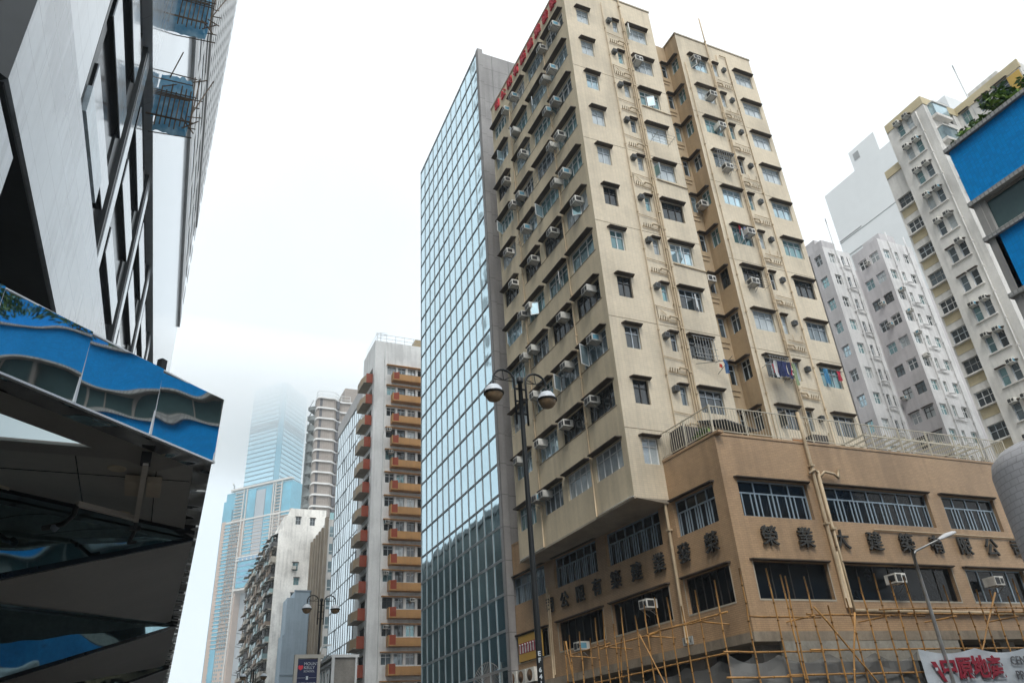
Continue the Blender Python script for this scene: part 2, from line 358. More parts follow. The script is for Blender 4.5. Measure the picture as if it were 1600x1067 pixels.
for k in range(11):
    d = k in (5, 7, 9)
    window(T, (0, Y0, 0), 0, RW1[0], ZT(k)-1.22, .83, 1.22, 2, .68, darkfr if d else (white if k in (6, 10) else alu), gdark if d else [gcurt, gcurt, gsky, gcurt, gcurt, gdark, gteal, gdark, gdark, gdark, gcurt][k], .34, name='bedroom_window')
    window(T, (0, Y0, 0), 0, RW2[0], ZT(k)-1.0, .37, 1.0, 1, .66, alu, [gcurt, gteal, gcurt, ggrey, gcurt, gteal, gcurt, gteal, gdark, ggrey, gdark][k], .26, name='bathroom_window')
    if k < 10:
        f = window(T, (0, Y0, 0), 0, RW3[0], ZT(k)-1.22, 1.4, 1.22, 3, .7, darkfr if k in (5, 8) else (white if k in (6, 2) else alu), [gcurt, gcurt, gteal, gcurt, gcurt, gdark, gsky, gdark, gdark, gdark][k], .36, name='bedroom_window')
        WSEL['W3', k] = f
    window(T, (0, YB, 0), 0, 25.66, ZT(k)-1.3, .44, 1.25, 1, .7, alu, [gdark, gdark, gteal, gdark, gsky, gdark, gdark, ggrey, gdark, gdark, gdark][k], .26, name='bathroom_window')
    window(T, (26.25, 27.3, 0), -pi/2, .25, ZT(k)-1.22, .73, 1.17, 2, .7, alu if k != 6 else darkfr, [gteal, gteal, gteal, ggrey, gteal, gteal, gdark, ggrey, gdark, gdark, gdark][k], .3, name='light_well_window')
    q = ZT(k)-.06
    if k < 10:
        f = window(T, (0, YW, 0), 0, 27.0, q-1.2, 1.4, 1.2, 3, .7, darkfr if k == 6 else alu, [gsky, gcurt, gteal, ggrey, gsky, gteal, gdark, gcurt, gdark, gdark][k], .34, name='wing_window')
        WSEL['Wa', k] = f
        window(T, (0, YW, 0), 0, 28.95, q-1.15, .35, 1.15, 1, .6, alu, [gcurt, gcurt, gteal, gdark, gteal, gcurt, gdark, gcurt, gcurt, ggrey][k], .26, name='bathroom_window')
    window(T, (0, YW, 0), 0, 30.75, q-1.2, 1.45, 1.2, 3, .7, darkfr if k == 6 else alu, [gcurt, gcurt, gcurt, gcurt, gsky, gteal, gdark, ggrey, gteal, gdark, gdark][k], .34, name='wing_window')
sash(WSEL['W3', 0], 1.4, 1.22, 0, .5, 0, .95, -1.9); sash(WSEL['W3', 7], 1.4, 1.22, 1.1, 1.55, .05, .85, -2.4); sash(WSEL['W3', 2], 1.4, 1.22, .5, .95, .05, .85, -.5)
sash(WSEL['C', 4], 2.3, 1.24, .2, .8, 0, .85, -1.3); sash(WSEL['R', 8], 2.4, 1.24, .5, 1.1, 0, 1.1, -1.2); sash(WSEL['Wa', 9], 1.4, 1.2, 0, .5, 0, .8, -1.4, steel, gdark); sash(WSEL['B', 1], 2.1, 1.24, .3, .9, 0, .85, -1.2); sash(WSEL['A', 3], 2.1, 1.24, .3, .9, 0, .85, -1.1)
sash(WSEL['Wa', 0], 1.4, 1.2, .0, .5, 0, .85, -1.2); sash(WSEL['C', 8], 2.3, 1.24, .3, .9, 0, .85, -1.1)
for c, k, x in (('R', 2, .3), ('C', 6, 1.4), ('B', 3, .2), ('A', 1, 1.2), ('B', 8, .9), ('R', 5, 1.6), ('A', 6, .2), ('C', 1, .4), ('B', 6, 1.3)): sash(WSEL[c, k], 2.1, 1.24, x, x+.5, .02, .84, rv.choice([-.7, -1.2, -1.5, -2.2]), rv.choice([white, alu, steel]), rv.choice([gsky, gteal, gcurt]))
for q, k, x in (('Wa', 2, .9), ('W3', 4, .0), ('Wa', 5, .5), ('W3', 6, .5)): sash(WSEL[q, k], 1.4, 1.2, x, x+.45, .03, .82, rv.choice([-.8, -1.4, -1.9]), alu, rv.choice([gsky, gteal]))
for c, k in (('R', 3), ('B', 4), ('W3', 3), ('Wa', 6), ('C', 3), ('A', 8)):      # folding clothes racks
    m_ = MB(); L_ = 1.3
    for x in (.1, L_): m_.tube([(x, 0, -.12), (x, -.75, -.02)], .012, 5)
    for d in (.2, .38, .56, .74): m_.tube([(0, -d, -.12+d*.13), (L_+.1, -d, -.12+d*.13)], .008, 5)
    put(m_.mesh('clothes_rack', steel), 'clothes_rack', WSEL[c, k])
# burglar cages
for key, wd in (('W3', 8), ('Wa', 8), ('Wa', 3)):
    m_ = MB(); f = WSEL[key, wd]
    for i in range(8): m_.box(.1+i*.17-.01, .1+i*.17+.01, -.32, -.30, -.05, 1.1)
    for z in (-.05, .15, .5, 1.1): m_.box(0, 1.4, -.34, -.32, z-.01, z+.01)
    for x in (0, 1.4): m_.box(x-.01, x+.01, -.34, 0, -.06, -.04).box(x-.01, x+.01, -.34, 0, 1.09, 1.11)
    put(m_.mesh('window_cage', steel), 'window_cage', f)
# pipes
def pipe(pts, r, mtl=pipem, par=T, name='drain_pipe', cl=2.4):
    m_ = MB(); m_.tube(pts, r)
    for p, q in zip(pts, pts[1:]):
        p, q = Vector(p), Vector(q); L = (q-p).length
        if abs(q.z-p.z) > 3:
            for i in range(1, int(L/cl)):
                c = p.lerp(q, i*cl/L); m_.box(c.x-r*1.4, c.x+r*1.4, c.y-r*1.4, c.y+r*1.4, c.z-.04, c.z+.04)
    return m_.build(name, mtl, par)
yp = Y0-.09
pipe([(21.55, yp, 46.0), (21.55, yp, 12.6)], .048); pipe([(21.68, yp, 42.5), (21.68, yp, 12.6)], .045); pipe([(21.40, yp, 40.2), (21.40, yp, 14)], .035)
pipe([(20.15, yp, 43.3), (20.15, yp, 12.8)], .03)
pipe([(28.74, YW-.1, 46.3), (28.74, YW-.1, 12.6)], .048); pipe([(28.62, YW-.1, 42), (28.62, YW-.1, 13)], .035); pipe([(26.5, YW-.07, 41), (26.5, YW-.07, 13)], .03)
pipe([(29.75, YW-.07, 43.0), (30.25, YW-.07, 43.0), (30.28, YW-.07, 13)], .035); pipe([(29.45, YW-.07, 42.9), (29.45, YW-.07, 42.4)], .03)
for y in (28.60, 33.98): pipe([(X0-.08, y, ZT(0)-.2), (X0-.08, y, ZB+.02)], .04)
pipe([(X0-.06, 28.6, ZB+.06), (X0-.06, 25.8, ZB+.06), (X0-.06, Y0-.05, ZB+.02)], .02, white, name='cable'); pipe([(X0-.05, 36.95, ZB+.06), (X0-.05, 34.0, ZB+.06)], .02, white, name='cable')
for k in range(10):        # branch plumbing between the bathroom windows
    z = ZT(k)-1.62
    m_ = MB(); m_.tube([(20.2, yp+.03, z+.22), (21.4, yp+.03, z+.12)], .018, 6).tube([(20.35, yp+.03, z-.55), (21.35, yp+.03, z-.62)], .025, 6)
    m_.tube([(20.95, yp, z-.42), (20.95, yp-.05, z-.32), (21.35, yp-.05, z-.34), (21.5, yp, z-.45)], .045, 7)
    for i in range(4): m_.tube([(20.4+i*.14, yp+.02, z-.60), (20.38+i*.14, yp-.06, z-.40)], .022, 6)
    if k % 3 == 1: m_.tube([(20.3, yp+.03, z-.5), (20.3, yp+.03, z+.2)], .018, 6).tube([(20.5, yp+.02, z), (20.8, yp+.02, z-.25)], .02, 6)
    m_.build('branch_pipe', pipem, T)
    m_ = MB(); y = YW-.08; zz = z-.1
    m_.tube([(29.0, y, zz+.1), (30.2, y, zz+.05)], .02, 6).tube([(28.9, y, zz-.45), (30.1, y, zz-.5)], .03, 6).tube([(28.85, y, zz-.25), (29.2, y-.05, zz-.25), (29.35, y, zz-.38)], .05, 7)
    for i in range(4): m_.tube([(29.5+i*.15, y, zz-.46), (29.52+i*.15, y-.06, zz-.28)], .024, 6)
    if k % 2: m_.tube([(29.4, y, zz+.5), (29.4, y, zz+.1), (30.0, y, zz+.1), (30.0, y, zz+.5)], .02, 6)
    m_.build('branch_pipe', pipem, T)
    m_ = MB(); m_.box(25.0, 26.1, YB-.05, YB, z-.05, z-.02).box(25.1, 26.0, YB-.05, YB, z-.35, z-.32).tube([(25.4, YB-.05, z-.35), (25.4, YB-.05, z+.1)], .025, 6); m_.build('branch_pipe', pipem, T)
for k in (2, 4, 6): pipe([(21.9, Y0-.04, ZT(k)-1.35), (23.97, Y0-.04, ZT(k)-1.45)], .03)
for k in range(11):      # extractor fans beside the bathroom windows
    m_ = MB(); m_.box(20.36, 20.62, Y0-.28, Y0-.002, ZT(k)-.42, ZT(k)-.16).mat(1).box(20.39, 20.59, Y0-.285, Y0-.28, ZT(k)-.39, ZT(k)-.19)
    m_.build('extractor_fan', [mat('fan_casing', (.10, .11, .115), .5, objrand=.5), acd], T)
    m_ = MB(); z = ZT(k)-.2; m_.box(29.62, 29.86, YW-.26, YW-.002, z-.42, z-.16).mat(1).box(29.65, 29.83, YW-.265, YW-.26, z-.39, z-.19)
    if k < 10: m_.build('extractor_fan', [mat('fan_casing', (.10, .11, .115), .5, objrand=.5), acd], T)
# ---------------- podium (brown tiles): two slightly skewed street faces
P0 = Vector((19.35, 22.2, 0)); AL, AR = R(92.9), R(-2.0)       # directions of the two faces from the corner
uL, uR = Vector((cos(AL), sin(AL), 0)), Vector((cos(AR), sin(AR), 0))
PLo = P0+uL*20.5; PLa = AL+pi       # left face frame runs towards the corner
PT, PBm = 12.5, 5.05
PLU = lambda t: 20.5-t
w = MB().frame(PLo, PLa)
LU = [(.64, 3.2), (4.22, 8.46), (9.29, 13.4), (14.4, 18.15)]; LD = [(.6, 3.28), (4.3, 8.55), (9.28, 13.45), (14.5, 18.5)]
w.wall(0, 20.5, PBm, PT, [(PLU(b), PLU(a), 9.2, 10.7) for a, b in LU]+[(PLU(b), PLU(a), 6.2, 7.55) for a, b in LD], .25)
RU = [(.65, 4.1), (4.9, 10.75), (11.6, 14.9), (15.6, 19.0), (20, 24)]; RD = [(.6, 4.1), (4.85, 10.75), (11.55, 15.1), (15.9, 19.4), (20.2, 24)]
w.frame(P0, AR).wall(0, 30, PBm, PT, [(a, b, 9.25, 10.72) for a, b in RU]+[(a, b, 6.2, 7.55) for a, b in RD], .25)
w.build('podium_wall', brown, T)
pc = P0+uL*.4+uR*.4
w = MB(); A = P0+uL*20.5; B = P0+uR*30
w.prism([(pc.x, pc.y), (B.x, B.y+.4), (B.x, 40), (A.x+.4, A.y)], PT-.6, PT-.5); w.build('podium_roof', concrete, T)
w = MB(); w.frame(PLo, PLa).box(0, 20.8, -.03, .25, PT, PT+.1).frame(P0, AR).box(.28, 30, -.03, .25, PT, PT+.1); w.build('podium_coping', brown, T)
w = MB(); w.prism([(pc.x, pc.y), (B.x, B.y+.5), (B.x, 40), (A.x+.5, A.y)], 5.2, 11.9); w.build('podium_core', mat('dark_room', (.03, .03, .03)), T)
# slab and shop level below
w = MB(); w.prism([((P0-uL*.25-uR*.25).x, (P0-uL*.25-uR*.25).y), ((B-uL*.3).x, (B-uL*.3).y), ((B+uL*1.5).x, (B+uL*1.5).y), ((P0+uL*1.5+uR*1.5).x, (P0+uL*1.5+uR*1.5).y), ((A+uR*1.5).x, (A+uR*1.5).y), ((A-uR*.3).x, (A-uR*.3).y)], 4.72, 5.05); w.build('canopy_slab', mat('stained_slab', (.33, .27, .2), .8, streak=.3, var=.3), T)
w = MB(); q = P0+uL*1.6+uR*1.6; w.prism([(q.x, q.y), ((B+uL*1.6).x, (B+uL*1.6).y), (B.x, 40), ((A+uR*1.6).x, A.y)], 0, 4.72); w.build('shopfront', mat('dark_shop', (.05, .048, .045), .5, var=.4, vs=.4), T)
w = MB()
for t in (1.2, 5.2, 9.2, 13.4, 17.8): c = P0+uR*t+uL*.9; w.box(c.x-.45, c.x+.45, c.y-.3, c.y+.3, 0, 4.72)
for t in (4, 9, 14): c = P0+uL*t+uR*.9; w.box(c.x-.3, c.x+.3, c.y-.4, c.y+.4, 0, 4.72)
w.build('column', mat('pale_column', (.45, .43, .40), .7, streak=.2), T)
w = MB().frame(P0, AR); w.box(1.0, 9.5, -.25, .0, 4.0, 4.72).frame(PLo, PLa); w.build('shop_fascia', mat('pale_fascia', (.40, .37, .31), .8, streak=.3, var=.3), T)
for (a, b), n in zip(LU, (4, 6, 6, 5)):
    window(T, PLo, PLa, PLU(b), 9.2, b-a, 1.5, n, .66, aluB, ggrey if a > 10 else gblack, .22, name='podium_window', bars2=2*n, rec=.2, bar=.06)
for (a, b), n in zip(LD, (4, 6, 6, 5)):
    window(T, PLo, PLa, PLU(b), 6.2, b-a, 1.35, 6, 0, darkfr, gblack, .22, name='podium_window', rec=.2, bar=.03)
for (a, b), n in zip(RU, (4, 7, 4, 4, 4)):
    window(T, P0, AR, a, 9.25, b-a, 1.47, n, .66, aluB, gblack, .22, name='podium_window', bars2=2*n, rec=.2, bar=.06)
for i, ((a, b), n) in enumerate(zip(RD, (4, 7, 4, 4, 4))):
    window(T, P0, AR, a, 6.2, b-a, 1.35, n, 0, aluB if i > 1 else darkfr, gblack, .22, name='podium_window', rec=.2, bar=.03 if i < 2 else .05)
w = MB()
for o, a, L_, flip in ((PLo, PLa, LD, 1), (P0, AR, RD, 0)):       # pale reveals round the lower windows
    w.frame(o, a)
    for x, y in L_:
        x, y = (PLU(y), PLU(x)) if flip else (x, y)
        w.box(x-.04, y+.04, -.012, .02, 6.14, 6.2).box(x-.04, x, -.012, .02, 6.2, 7.55).box(y, y+.04, -.012, .02, 6.2, 7.55)
w.build('window_surround', mat('pale_surround', (.47, .42, .33), .7), T)
c = P0+uR*4.52-uL*.1
pipe([(c.x, c.y, 13.9), (c.x, c.y, 5.9)], .075); c2 = P0+uR*4.78-uL*.1
pipe([(c2.x, c2.y, 11.3), (c2.x, c2.y, 5.8), ((P0+uR*16).x, (P0+uR*16-uL*.1).y, 5.72)], .075); c3 = P0+uR*4.66-uL*.1
pipe([(c3.x, c3.y, 8.0), (c3.x, c3.y, 5.9)], .05)
pipe([(c2.x-.5, c2.y+.02, 11.15), (c2.x-.25, c2.y-.1, 11.3), (c2.x, c2.y, 11.2)], .055); pipe([(c2.x, c2.y, 11.0), (c2.x+.25, c2.y-.12, 11.25), (c2.x+.75, c2.y-.12, 11.2), (c2.x+.95, c2.y-.12, 11.05), (c2.x+1.2, c2.y-.02, 11.45)], .055)
c = P0+uL*3.55-uR*.1; pipe([(c.x, c.y, 12.0), (c.x, c.y, 5.2)], .07)
c = P0+uL*14.1-uR*.1; pipe([(c.x, c.y, 9.4), (c.x, c.y, 5.0)], .05); pipe([(c.x-.03, c.y-.25, 9.0), (c.x-.03, c.y-.25, 5.2)], .03)
pp = P0+uR*7-uL*.06; qq = P0+uR*18-uL*.06; pipe([(pp.x, pp.y, 8.98), (qq.x, qq.y, 8.95)], .03)
# terrace railing: posts, bars and rails
def rail(o, a, u0, u1, z0, h, name='railing'):
    m_ = MB().frame(o, a); n = max(1, round((u1-u0)/1.72))
    for i in range(n+1): x = u0+(u1-u0)*i/n; m_.box(x-.022, x+.022, .03, .075, z0, z0+h+.03)
    m_.box(u0, u1, .03, .07, z0+h-.035, z0+h).box(u0, u1, .035, .065, z0+.1, z0+.13)
    for i in range(int((u1-u0)/.145)): x = u0+.07+i*.145; m_.box(x-.008, x+.008, .043, .059, z0+.14, z0+h-.05)
    m_.build(name, cream, T)
rail(PLo, PLa, PLU(3.45), 20.47, PT+.1, 1.2); rail(P0, AR, .03, 17.2, PT+.1, 1.2); rail(P0+uR*12+uL*3.2, AR, 0, 6, PT+.1, 1.1); rail(P0+uR*17.2, AR+pi/2, 0, 4, PT+.1, 1.2)
w = MB()
for i in range(13):        # slatted pergola at the back of the terrace
    p = P0+uR*(9.5+i*.6)+uL*.9; w.frame(p, AR+pi/2).box(0, 2.6, 0, .05, PT+1.28+0, PT+1.36)
w.frame(P0+uR*9.3+uL*.9, AR).box(0, 7.6, 0, .06, PT+1.18, PT+1.26).box(0, 7.6, 2.5, 2.56, PT+1.18, PT+1.26)
w.build('pergola', cream, T)
w = MB().frame(P0+uR*2.6+uL*2.0, AR+.4); w.hex([(0, 0, PT+1.7), (2.6, -.2, PT+1.75), (2.6, 1.4, PT+2.1), (0, 1.4, PT+2.1)], [(0, 0, PT+1.76), (2.6, -.2, PT+1.81), (2.6, 1.4, PT+2.16), (0, 1.4, PT+2.16)]); w.build('awning', mat('dark_awning', (.03, .035, .04), .6), T)
w = MB(); p = P0+uL*2.3+uR*.4; w.box(p.x, p.x+2.2, p.y, p.y+.9, PT, PT+1.35).frame(P0+uR*7.6+uL*2.2, AR).box(0, .9, 0, .8, PT, PT+1.6); w.build('terrace_shed', mat('dark_shed', (.06, .05, .045), .7, var=.4), T)
w = MB().frame(P0+uR*6.6+uL*2.4, AR); w.box(0, .75, 0, .05, PT-.4, PT+1.4); w.build('terrace_door', mat('orange_wood', (.42, .17, .05), .6), T)
# ------------------------------------------------------------------ lettering on the tower and podium
NAME = '榮發業建築有限公司'
g = thing('roof_sign', 'row of red Chinese characters along the parapet of the beige tower', 'sign', (X0, 31, 43.4))
for ch, y in zip(NAME, (26.8, 27.92, 29.07, 30.22, 31.38, 32.53, 33.67, 34.8, 35.92)): lettering(g, ch, (X0-.06, y, 43.5), -pi/2, .84, red, .06, .006)
g = thing('podium_sign', 'dark raised Chinese characters on the shaded left face of the brown podium', 'sign', tuple(P0+uL*8+Vector((0, 0, 8.4))))
for ch, t in zip(NAME, (1.18, 2.88, 4.56, 6.2, 7.82, 9.42, 10.94, 12.46, 13.92)):
    p = P0+uL*t-uR*.09; lettering(g, ch, (p.x, p.y, 8.45), PLa, .82, blk, .045, .006)
g = thing('podium_sign', 'dark raised Chinese characters on the podium face above the side street', 'sign', tuple(P0+uR*8+Vector((0, 0, 8.4))))
for ch, t in zip('榮業大建築有限公司', (1.57, 3.3, 5.1, 6.84, 8.6, 10.3, 11.93, 13.56, 15.23)):
    p = P0+uR*t-uL*.09; lettering(g, ch, (p.x, p.y, 8.44), AR, .82, blk, .045, .006)
p = P0+uL*3.58-uR*.03
g = MB().frame(p, PLa).box(-.3, .3, -.03, .02, 5.13, 5.43).build('number_plate', mat('grey_plate', (.42, .45, .44), .6, var=.2)); tag(g, 'small grey street number plate low on the podium behind the bamboo', 'sign')
for u in (-.18, .18): lettering(g, '1', tuple(p+Vector((0, 0, 5.28))+Matrix.Rotation(PLa, 3, 'Z') @ Vector((u, -.035, 0))), PLa, .24, blk, .006, name='numeral')
# ------------------------------------------------------------------ air conditioners
def ac_proto(side):
    t = thing('air_conditioner', 'x', 'air conditioner', (0, 0, 0))
    m_ = MB(); m_.box(-.27, .27, -.44, .12, -.17, .19); b = m_.build('casing', acm, t)
    m_ = MB(); m_.box(-.23, .02, -.446, -.44, -.13, .14).box(.07, .23, -.446, -.44, -.10, .11); m_.build('grille', acd, b)
    m_ = MB(); m_.box(.27, .274, -.38, -.06, -.11, .13).box(-.274, -.27, -.38, -.06, -.11, .13); m_.build('side_vent', side, t)
    m_ = MB(); m_.box(-.24, -.21, -.42, 0, -.2, -.17).box(.21, .24, -.42, 0, -.2, -.17).tube([(-.225, -.38, -.19), (-.225, 0, -.45)], .014, 5).tube([(.225, -.38, -.19), (.225, 0, -.45)], .014, 5).tube([(-.225, -.4, -.185), (.225, -.4, -.185)], .012, 5); m_.build('bracket', steel, t)
    return t
protos = [ac_proto(acb), ac_proto(acd), ac_proto(acm)]; used = [0, 0, 0]; seen = {}
def place_ac(loc, a, label, group):
    i = rv.randrange(3)
    if label in seen: seen[label] += 1
    else: seen[label] = 1
    if not used[i]:
        t = protos[i]; used[i] = 1; t.location = loc; t.rotation_euler = (0, 0, a); t['label'] = label
    else: t = copy_tree(protos[i], loc, a, label)
    t['group'] = group; return t
ACL = [(26.75, 41.19), (28.54, 41.09), (32.93, 41.29), (34.22, 41.25), (27.63, 38.3), (28.55, 38.33), (33.13, 38.27), (27.66, 35.57), (28.64, 35.7), (32.33, 35.54), (27.64, 32.82), (28.63, 32.85), (34.97, 35.46), (27.6, 29.98), (28.61, 30.05), (33.11, 32.75), (34.16, 32.82), (26.74, 27.31), (29.61, 27.32), (32.77, 29.88), (35.4, 29.91), (32.2, 27.17), (34.99, 27.24), (32.99, 24.41), (34.03, 24.44), (26.72, 21.68), (29.5, 21.71), (33.15, 21.7), (34.15, 21.71), (26.82, 18.95), (29.61, 18.88), (33.33, 18.92), (27.66, 16.09), (30.36, 16.01), (33.2, 16.08), (35.93, 16.1), (33.18, 13.31), (33.98, 13.36)]
for y, z in ACL:
    k = min(10, max(0, round((42.1-.8-z)/2.837)))
    col = 'nearest the corner' if y < 28.5 else 'second from the corner' if y < 31.4 else 'third from the corner' if y < 33.9 else 'beside the glass tower'
    place_ac((X0-.02, y, z), -pi/2, 'air conditioner on shaded tower face, %s floor, window column %s' % (ORD[k], col), 'air conditioners on the shaded tower face')
place_ac((22.04, Y0-.02, 38.61), 0, 'air conditioner tilted over an upper bedroom window on the bright tower face', 'air conditioners on the bright tower face')
for (x, z), k in zip(((27.3, 41.39), (27.91, 38.31), (27.97, 35.6), (27.64, 32.1), (28.01, 27.29), (27.34, 23.72), (28.17, 18.26)), (0, 1, 2, 3, 5, 6, 8)):
    place_ac((x, YW-.02, z), 0, 'air conditioner beside the pipes on the tower wing, %s floor from the roof' % ORD[k], 'air conditioners on the bright tower face')
place_ac((26.23, 26.9, 29.6), -pi/2, 'air conditioner high in the shaded light well of the beige tower', 'air conditioners in the light well'); place_ac((25.5, YB-.02, 24.3), 0, 'air conditioner lower down in the light well of the beige tower', 'air conditioners in the light well')
p = P0+uL*5.4-uR*.15; place_ac((p.x, p.y, 6.97), PLa, 'white air conditioner in black podium window under the large dark characters', 'podium air conditioners')
p = P0+uL*10.9-uR*.15; place_ac((p.x, p.y, 6.1), PLa, 'pale air conditioner low in the podium window near the yellow advertisement', 'podium air conditioners')
p = P0+uR*7.1-uL*.15; place_ac((p.x, p.y, 6.95), AR, 'white air conditioner in the wide black window behind the silver street light', 'podium air conditioners')
p = P0+uR*12.6-uL*.15; place_ac((p.x, p.y, 6.95), AR, 'white air conditioner in the barred podium window right of the street light', 'podium air conditioners')
# condensers on the ledge
for i, t in enumerate((17.9, 16.9, 15.9)):
    p = P0+uL*t-uR*.42
    g = thing('condenser', ['boxy outdoor condenser at the ledge end beside the glass tower', 'outdoor condenser with brown fan in the middle of the podium ledge', 'outdoor condenser on the podium ledge right behind the lamp post'][i], 'condenser', (p.x, p.y, 5.3), 'condensers on the podium ledge')
    m_ = MB().frame((p.x, p.y, 5.06), PLa); m_.box(-.42, .42, 0, .36, .04, .72); b = m_.build('casing', acm, g)
    m_ = MB().frame((p.x, p.y, 5.06), PLa); m_.M = m_.M @ Matrix.Rotation(pi/2, 4, 'X'); m_.lathe((-.08, .38, .0), [(.0, .012), (.06, .012), (.06, .008), (.27, .008), (.29, .0)], 18); m_.build('fan', mat('rusty_fan', (.16, .09, .045), .7, var=.4, vs=5), g)
# yellow advertisement
p = P0+uL*16.3-uR*.05
g = thing('advertisement_board', 'yellow advertising board with a red and white middle in a podium window', 'sign', (p.x, p.y, 6.3))
m_ = MB().frame((p.x, p.y, 0), PLa); m_.box(-1.35, 1.3, -.06, 0, 6.22, 7.5); m_.build('board', mat('yellow_board', (.55, .33, .07), .5, var=.12), g)
m_ = MB().frame((p.x, p.y, 0), PLa); m_.box(-1.3, 1.25, -.068, -.06, 6.6, 7.12); m_.build('red_band', mat('red_band', (.32, .02, .05), .5), g)
m_ = MB().frame((p.x, p.y, 0), PLa)
for i in range(8): x = -1.15+i*.3; m_.box(x-.07, x+.07, -.078, -.068, 6.62, 7.0).lathe((x, -.073, 7.03), [(0, .06), (.05, .04), (.06, 0), (.05, -.04), (0, -.06)], 8)
m_.build('white_figure', mat('print_white', (.6, .57, .55), .6), g)
# laundry
def garment(par, x, y, z, wd, ht, colr, name='garment'):
    m_ = MB(); n = 6
    rows = []
    rr = random.Random(int(x*100+z*7))
    for j in range(4):
        rows.append([(x+(i/(n-1)-.5)*wd*(1-.12*j/3)+rr.uniform(-.02, .02), y+rr.uniform(-.05, .05), z-ht*j/3+rr.uniform(-.03, .03)*(j == 3)) for i in range(n)])
    for a, b in zip(rows, rows[1:]):
        for i in range(n-1): m_.face([b[i], b[i+1], a[i+1], a[i]], True)
    m_.build(name, mat('cloth_'+name+str(colr), colr, .9, var=.2, vs=4), par)
g = thing('laundry_rack', 'bundle of dark blue and red laundry hanging below a wing window', 'laundry', (27.2, YW-.6, 18))
m_ = MB(); m_.tube([(26.7, YW, 18.5), (26.7, YW-.9, 18.5)], .015, 6).tube([(28.0, YW, 18.5), (28.0, YW-.9, 18.5)], .015, 6)
for d in (.3, .6, .9): m_.tube([(26.6, YW-d, 18.5), (28.1, YW-d, 18.5)], .012, 6)
m_.build('rack', steel, g)
for i, (x, d, wd, ht, c) in enumerate(((26.75, .85, .2, .95, (.62, .62, .62)), (27.0, .9, .36, .9, (.02, .03, .09)), (27.3, .88, .36, .85, (.03, .04, .13)), (27.1, .5, .35, .5, (.45, .03, .06)), (27.6, .9, .22, .95, (.03, .04, .10)), (27.72, .86, .16, .7, (.42, .03, .07)), (27.95, .9, .2, 1.25, (.30, .38, .22)), (27.5, .55, .3, .6, (.1, .1, .14)))): garment(g, x, YW-d, 18.5, wd, ht, c)
g = thing('laundry_rack', 'pole with blue jeans and a small red pot beside the tower edge', 'laundry', (23.4, Y0-.6, 17.6))
m_ = MB(); m_.tube([(22.0, Y0-.1, 17.72), (23.9, Y0-.7, 17.95)], .018, 6).tube([(23.3, Y0, 17.4), (23.6, Y0-.9, 18.0)], .014, 6); m_.build('pole', steel, g)
garment(g, 23.45, Y0-.55, 17.95, .26, .75, (.06, .13, .26)); garment(g, 23.12, Y0-.5, 17.7, .18, .22, (.5, .06, .03))
g = thing('laundry_rack', 'red and blue clothes in the lower right window of the tower wing', 'laundry', (31.6, YW-.2, 19))
m_ = MB(); m_.tube([(30.7, YW-.2, 19.0), (32.3, YW-.2, 19.0)], .014, 6).tube([(30.8, YW, 19.0), (30.8, YW-.25, 19.0)], .012, 6).tube([(32.2, YW, 19.0), (32.2, YW-.25, 19.0)], .012, 6); m_.build('rail', steel, g)
garment(g, 31.9, YW-.2, 18.99, .25, .6, (.45, .03, .06)); garment(g, 30.95, YW-.2, 18.99, .3, .9, (.06, .22, .38))
g = thing('laundry_rack', 'red and white clothes in a wing window at mid height', 'laundry', (27.7, YW-.1, 29))
m_ = MB(); m_.tube([(27.0, YW-.15, 27.8), (28.4, YW-.15, 27.8)], .012, 6).tube([(27.05, YW, 27.8), (27.05, YW-.2, 27.8)], .012, 6).tube([(28.35, YW, 27.8), (28.35, YW-.2, 27.8)], .012, 6); m_.build('rail', steel, g)
garment(g, 27.45, YW-.15, 27.78, .12, .75, (.45, .03, .05)); garment(g, 27.85, YW-.15, 27.78, .25, .75, (.35, .38, .55))
def leaves(m_, c, rad, n, sz, rr, mats=2):
    for i in range(n):
        d = Vector((rr.gauss(0, 1), rr.gauss(0, 1), rr.gauss(0, 1))).normalized()*(rr.random()**.4)
        p = Vector(c)+Vector((d.x*rad[0], d.y*rad[1], d.z*rad[2])); a = Vector((rr.gauss(0, 1), rr.gauss(0, 1), rr.gauss(0, .6))).normalized(); b = a.cross(Vector((rr.gauss(0, 1), rr.gauss(0, 1), rr.gauss(0, 1)))).normalized()
        s = sz*rr.uniform(.6, 1.3); m_.mat(rr.randrange(mats)).face([p-a*s, p+b*s*.5, p+a*s, p-b*s*.5])
leafm = [mat('leaf_green', (.085, .19, .03), .6, var=.3, vs=3), mat('leaf_dark', (.03, .085, .02), .6, var=.3, vs=3), mat('leaf_light', (.18, .30, .045), .6, var=.2, vs=3)]
p = P0+uL*1.4+uR*.7
g = thing('potted_plant', 'green potted plant behind the terrace railing at the podium corner', 'plant', (p.x, p.y, PT-.5))
m_ = MB(); m_.lathe((p.x, p.y, PT-.5), [(.14, 0), (.2, .35), (.17, .35)], 12); m_.build('pot', mat('terracotta', (.3, .12, .06)), g)
m_ = MB(); m_.tube([(p.x, p.y, PT-.2), (p.x, p.y, PT+.4)], .02, 6); leaves(m_, (p.x, p.y, PT+.45), (.45, .4, .45), 160, .13, random.Random(2), 3); m_.build('foliage', leafm, g)
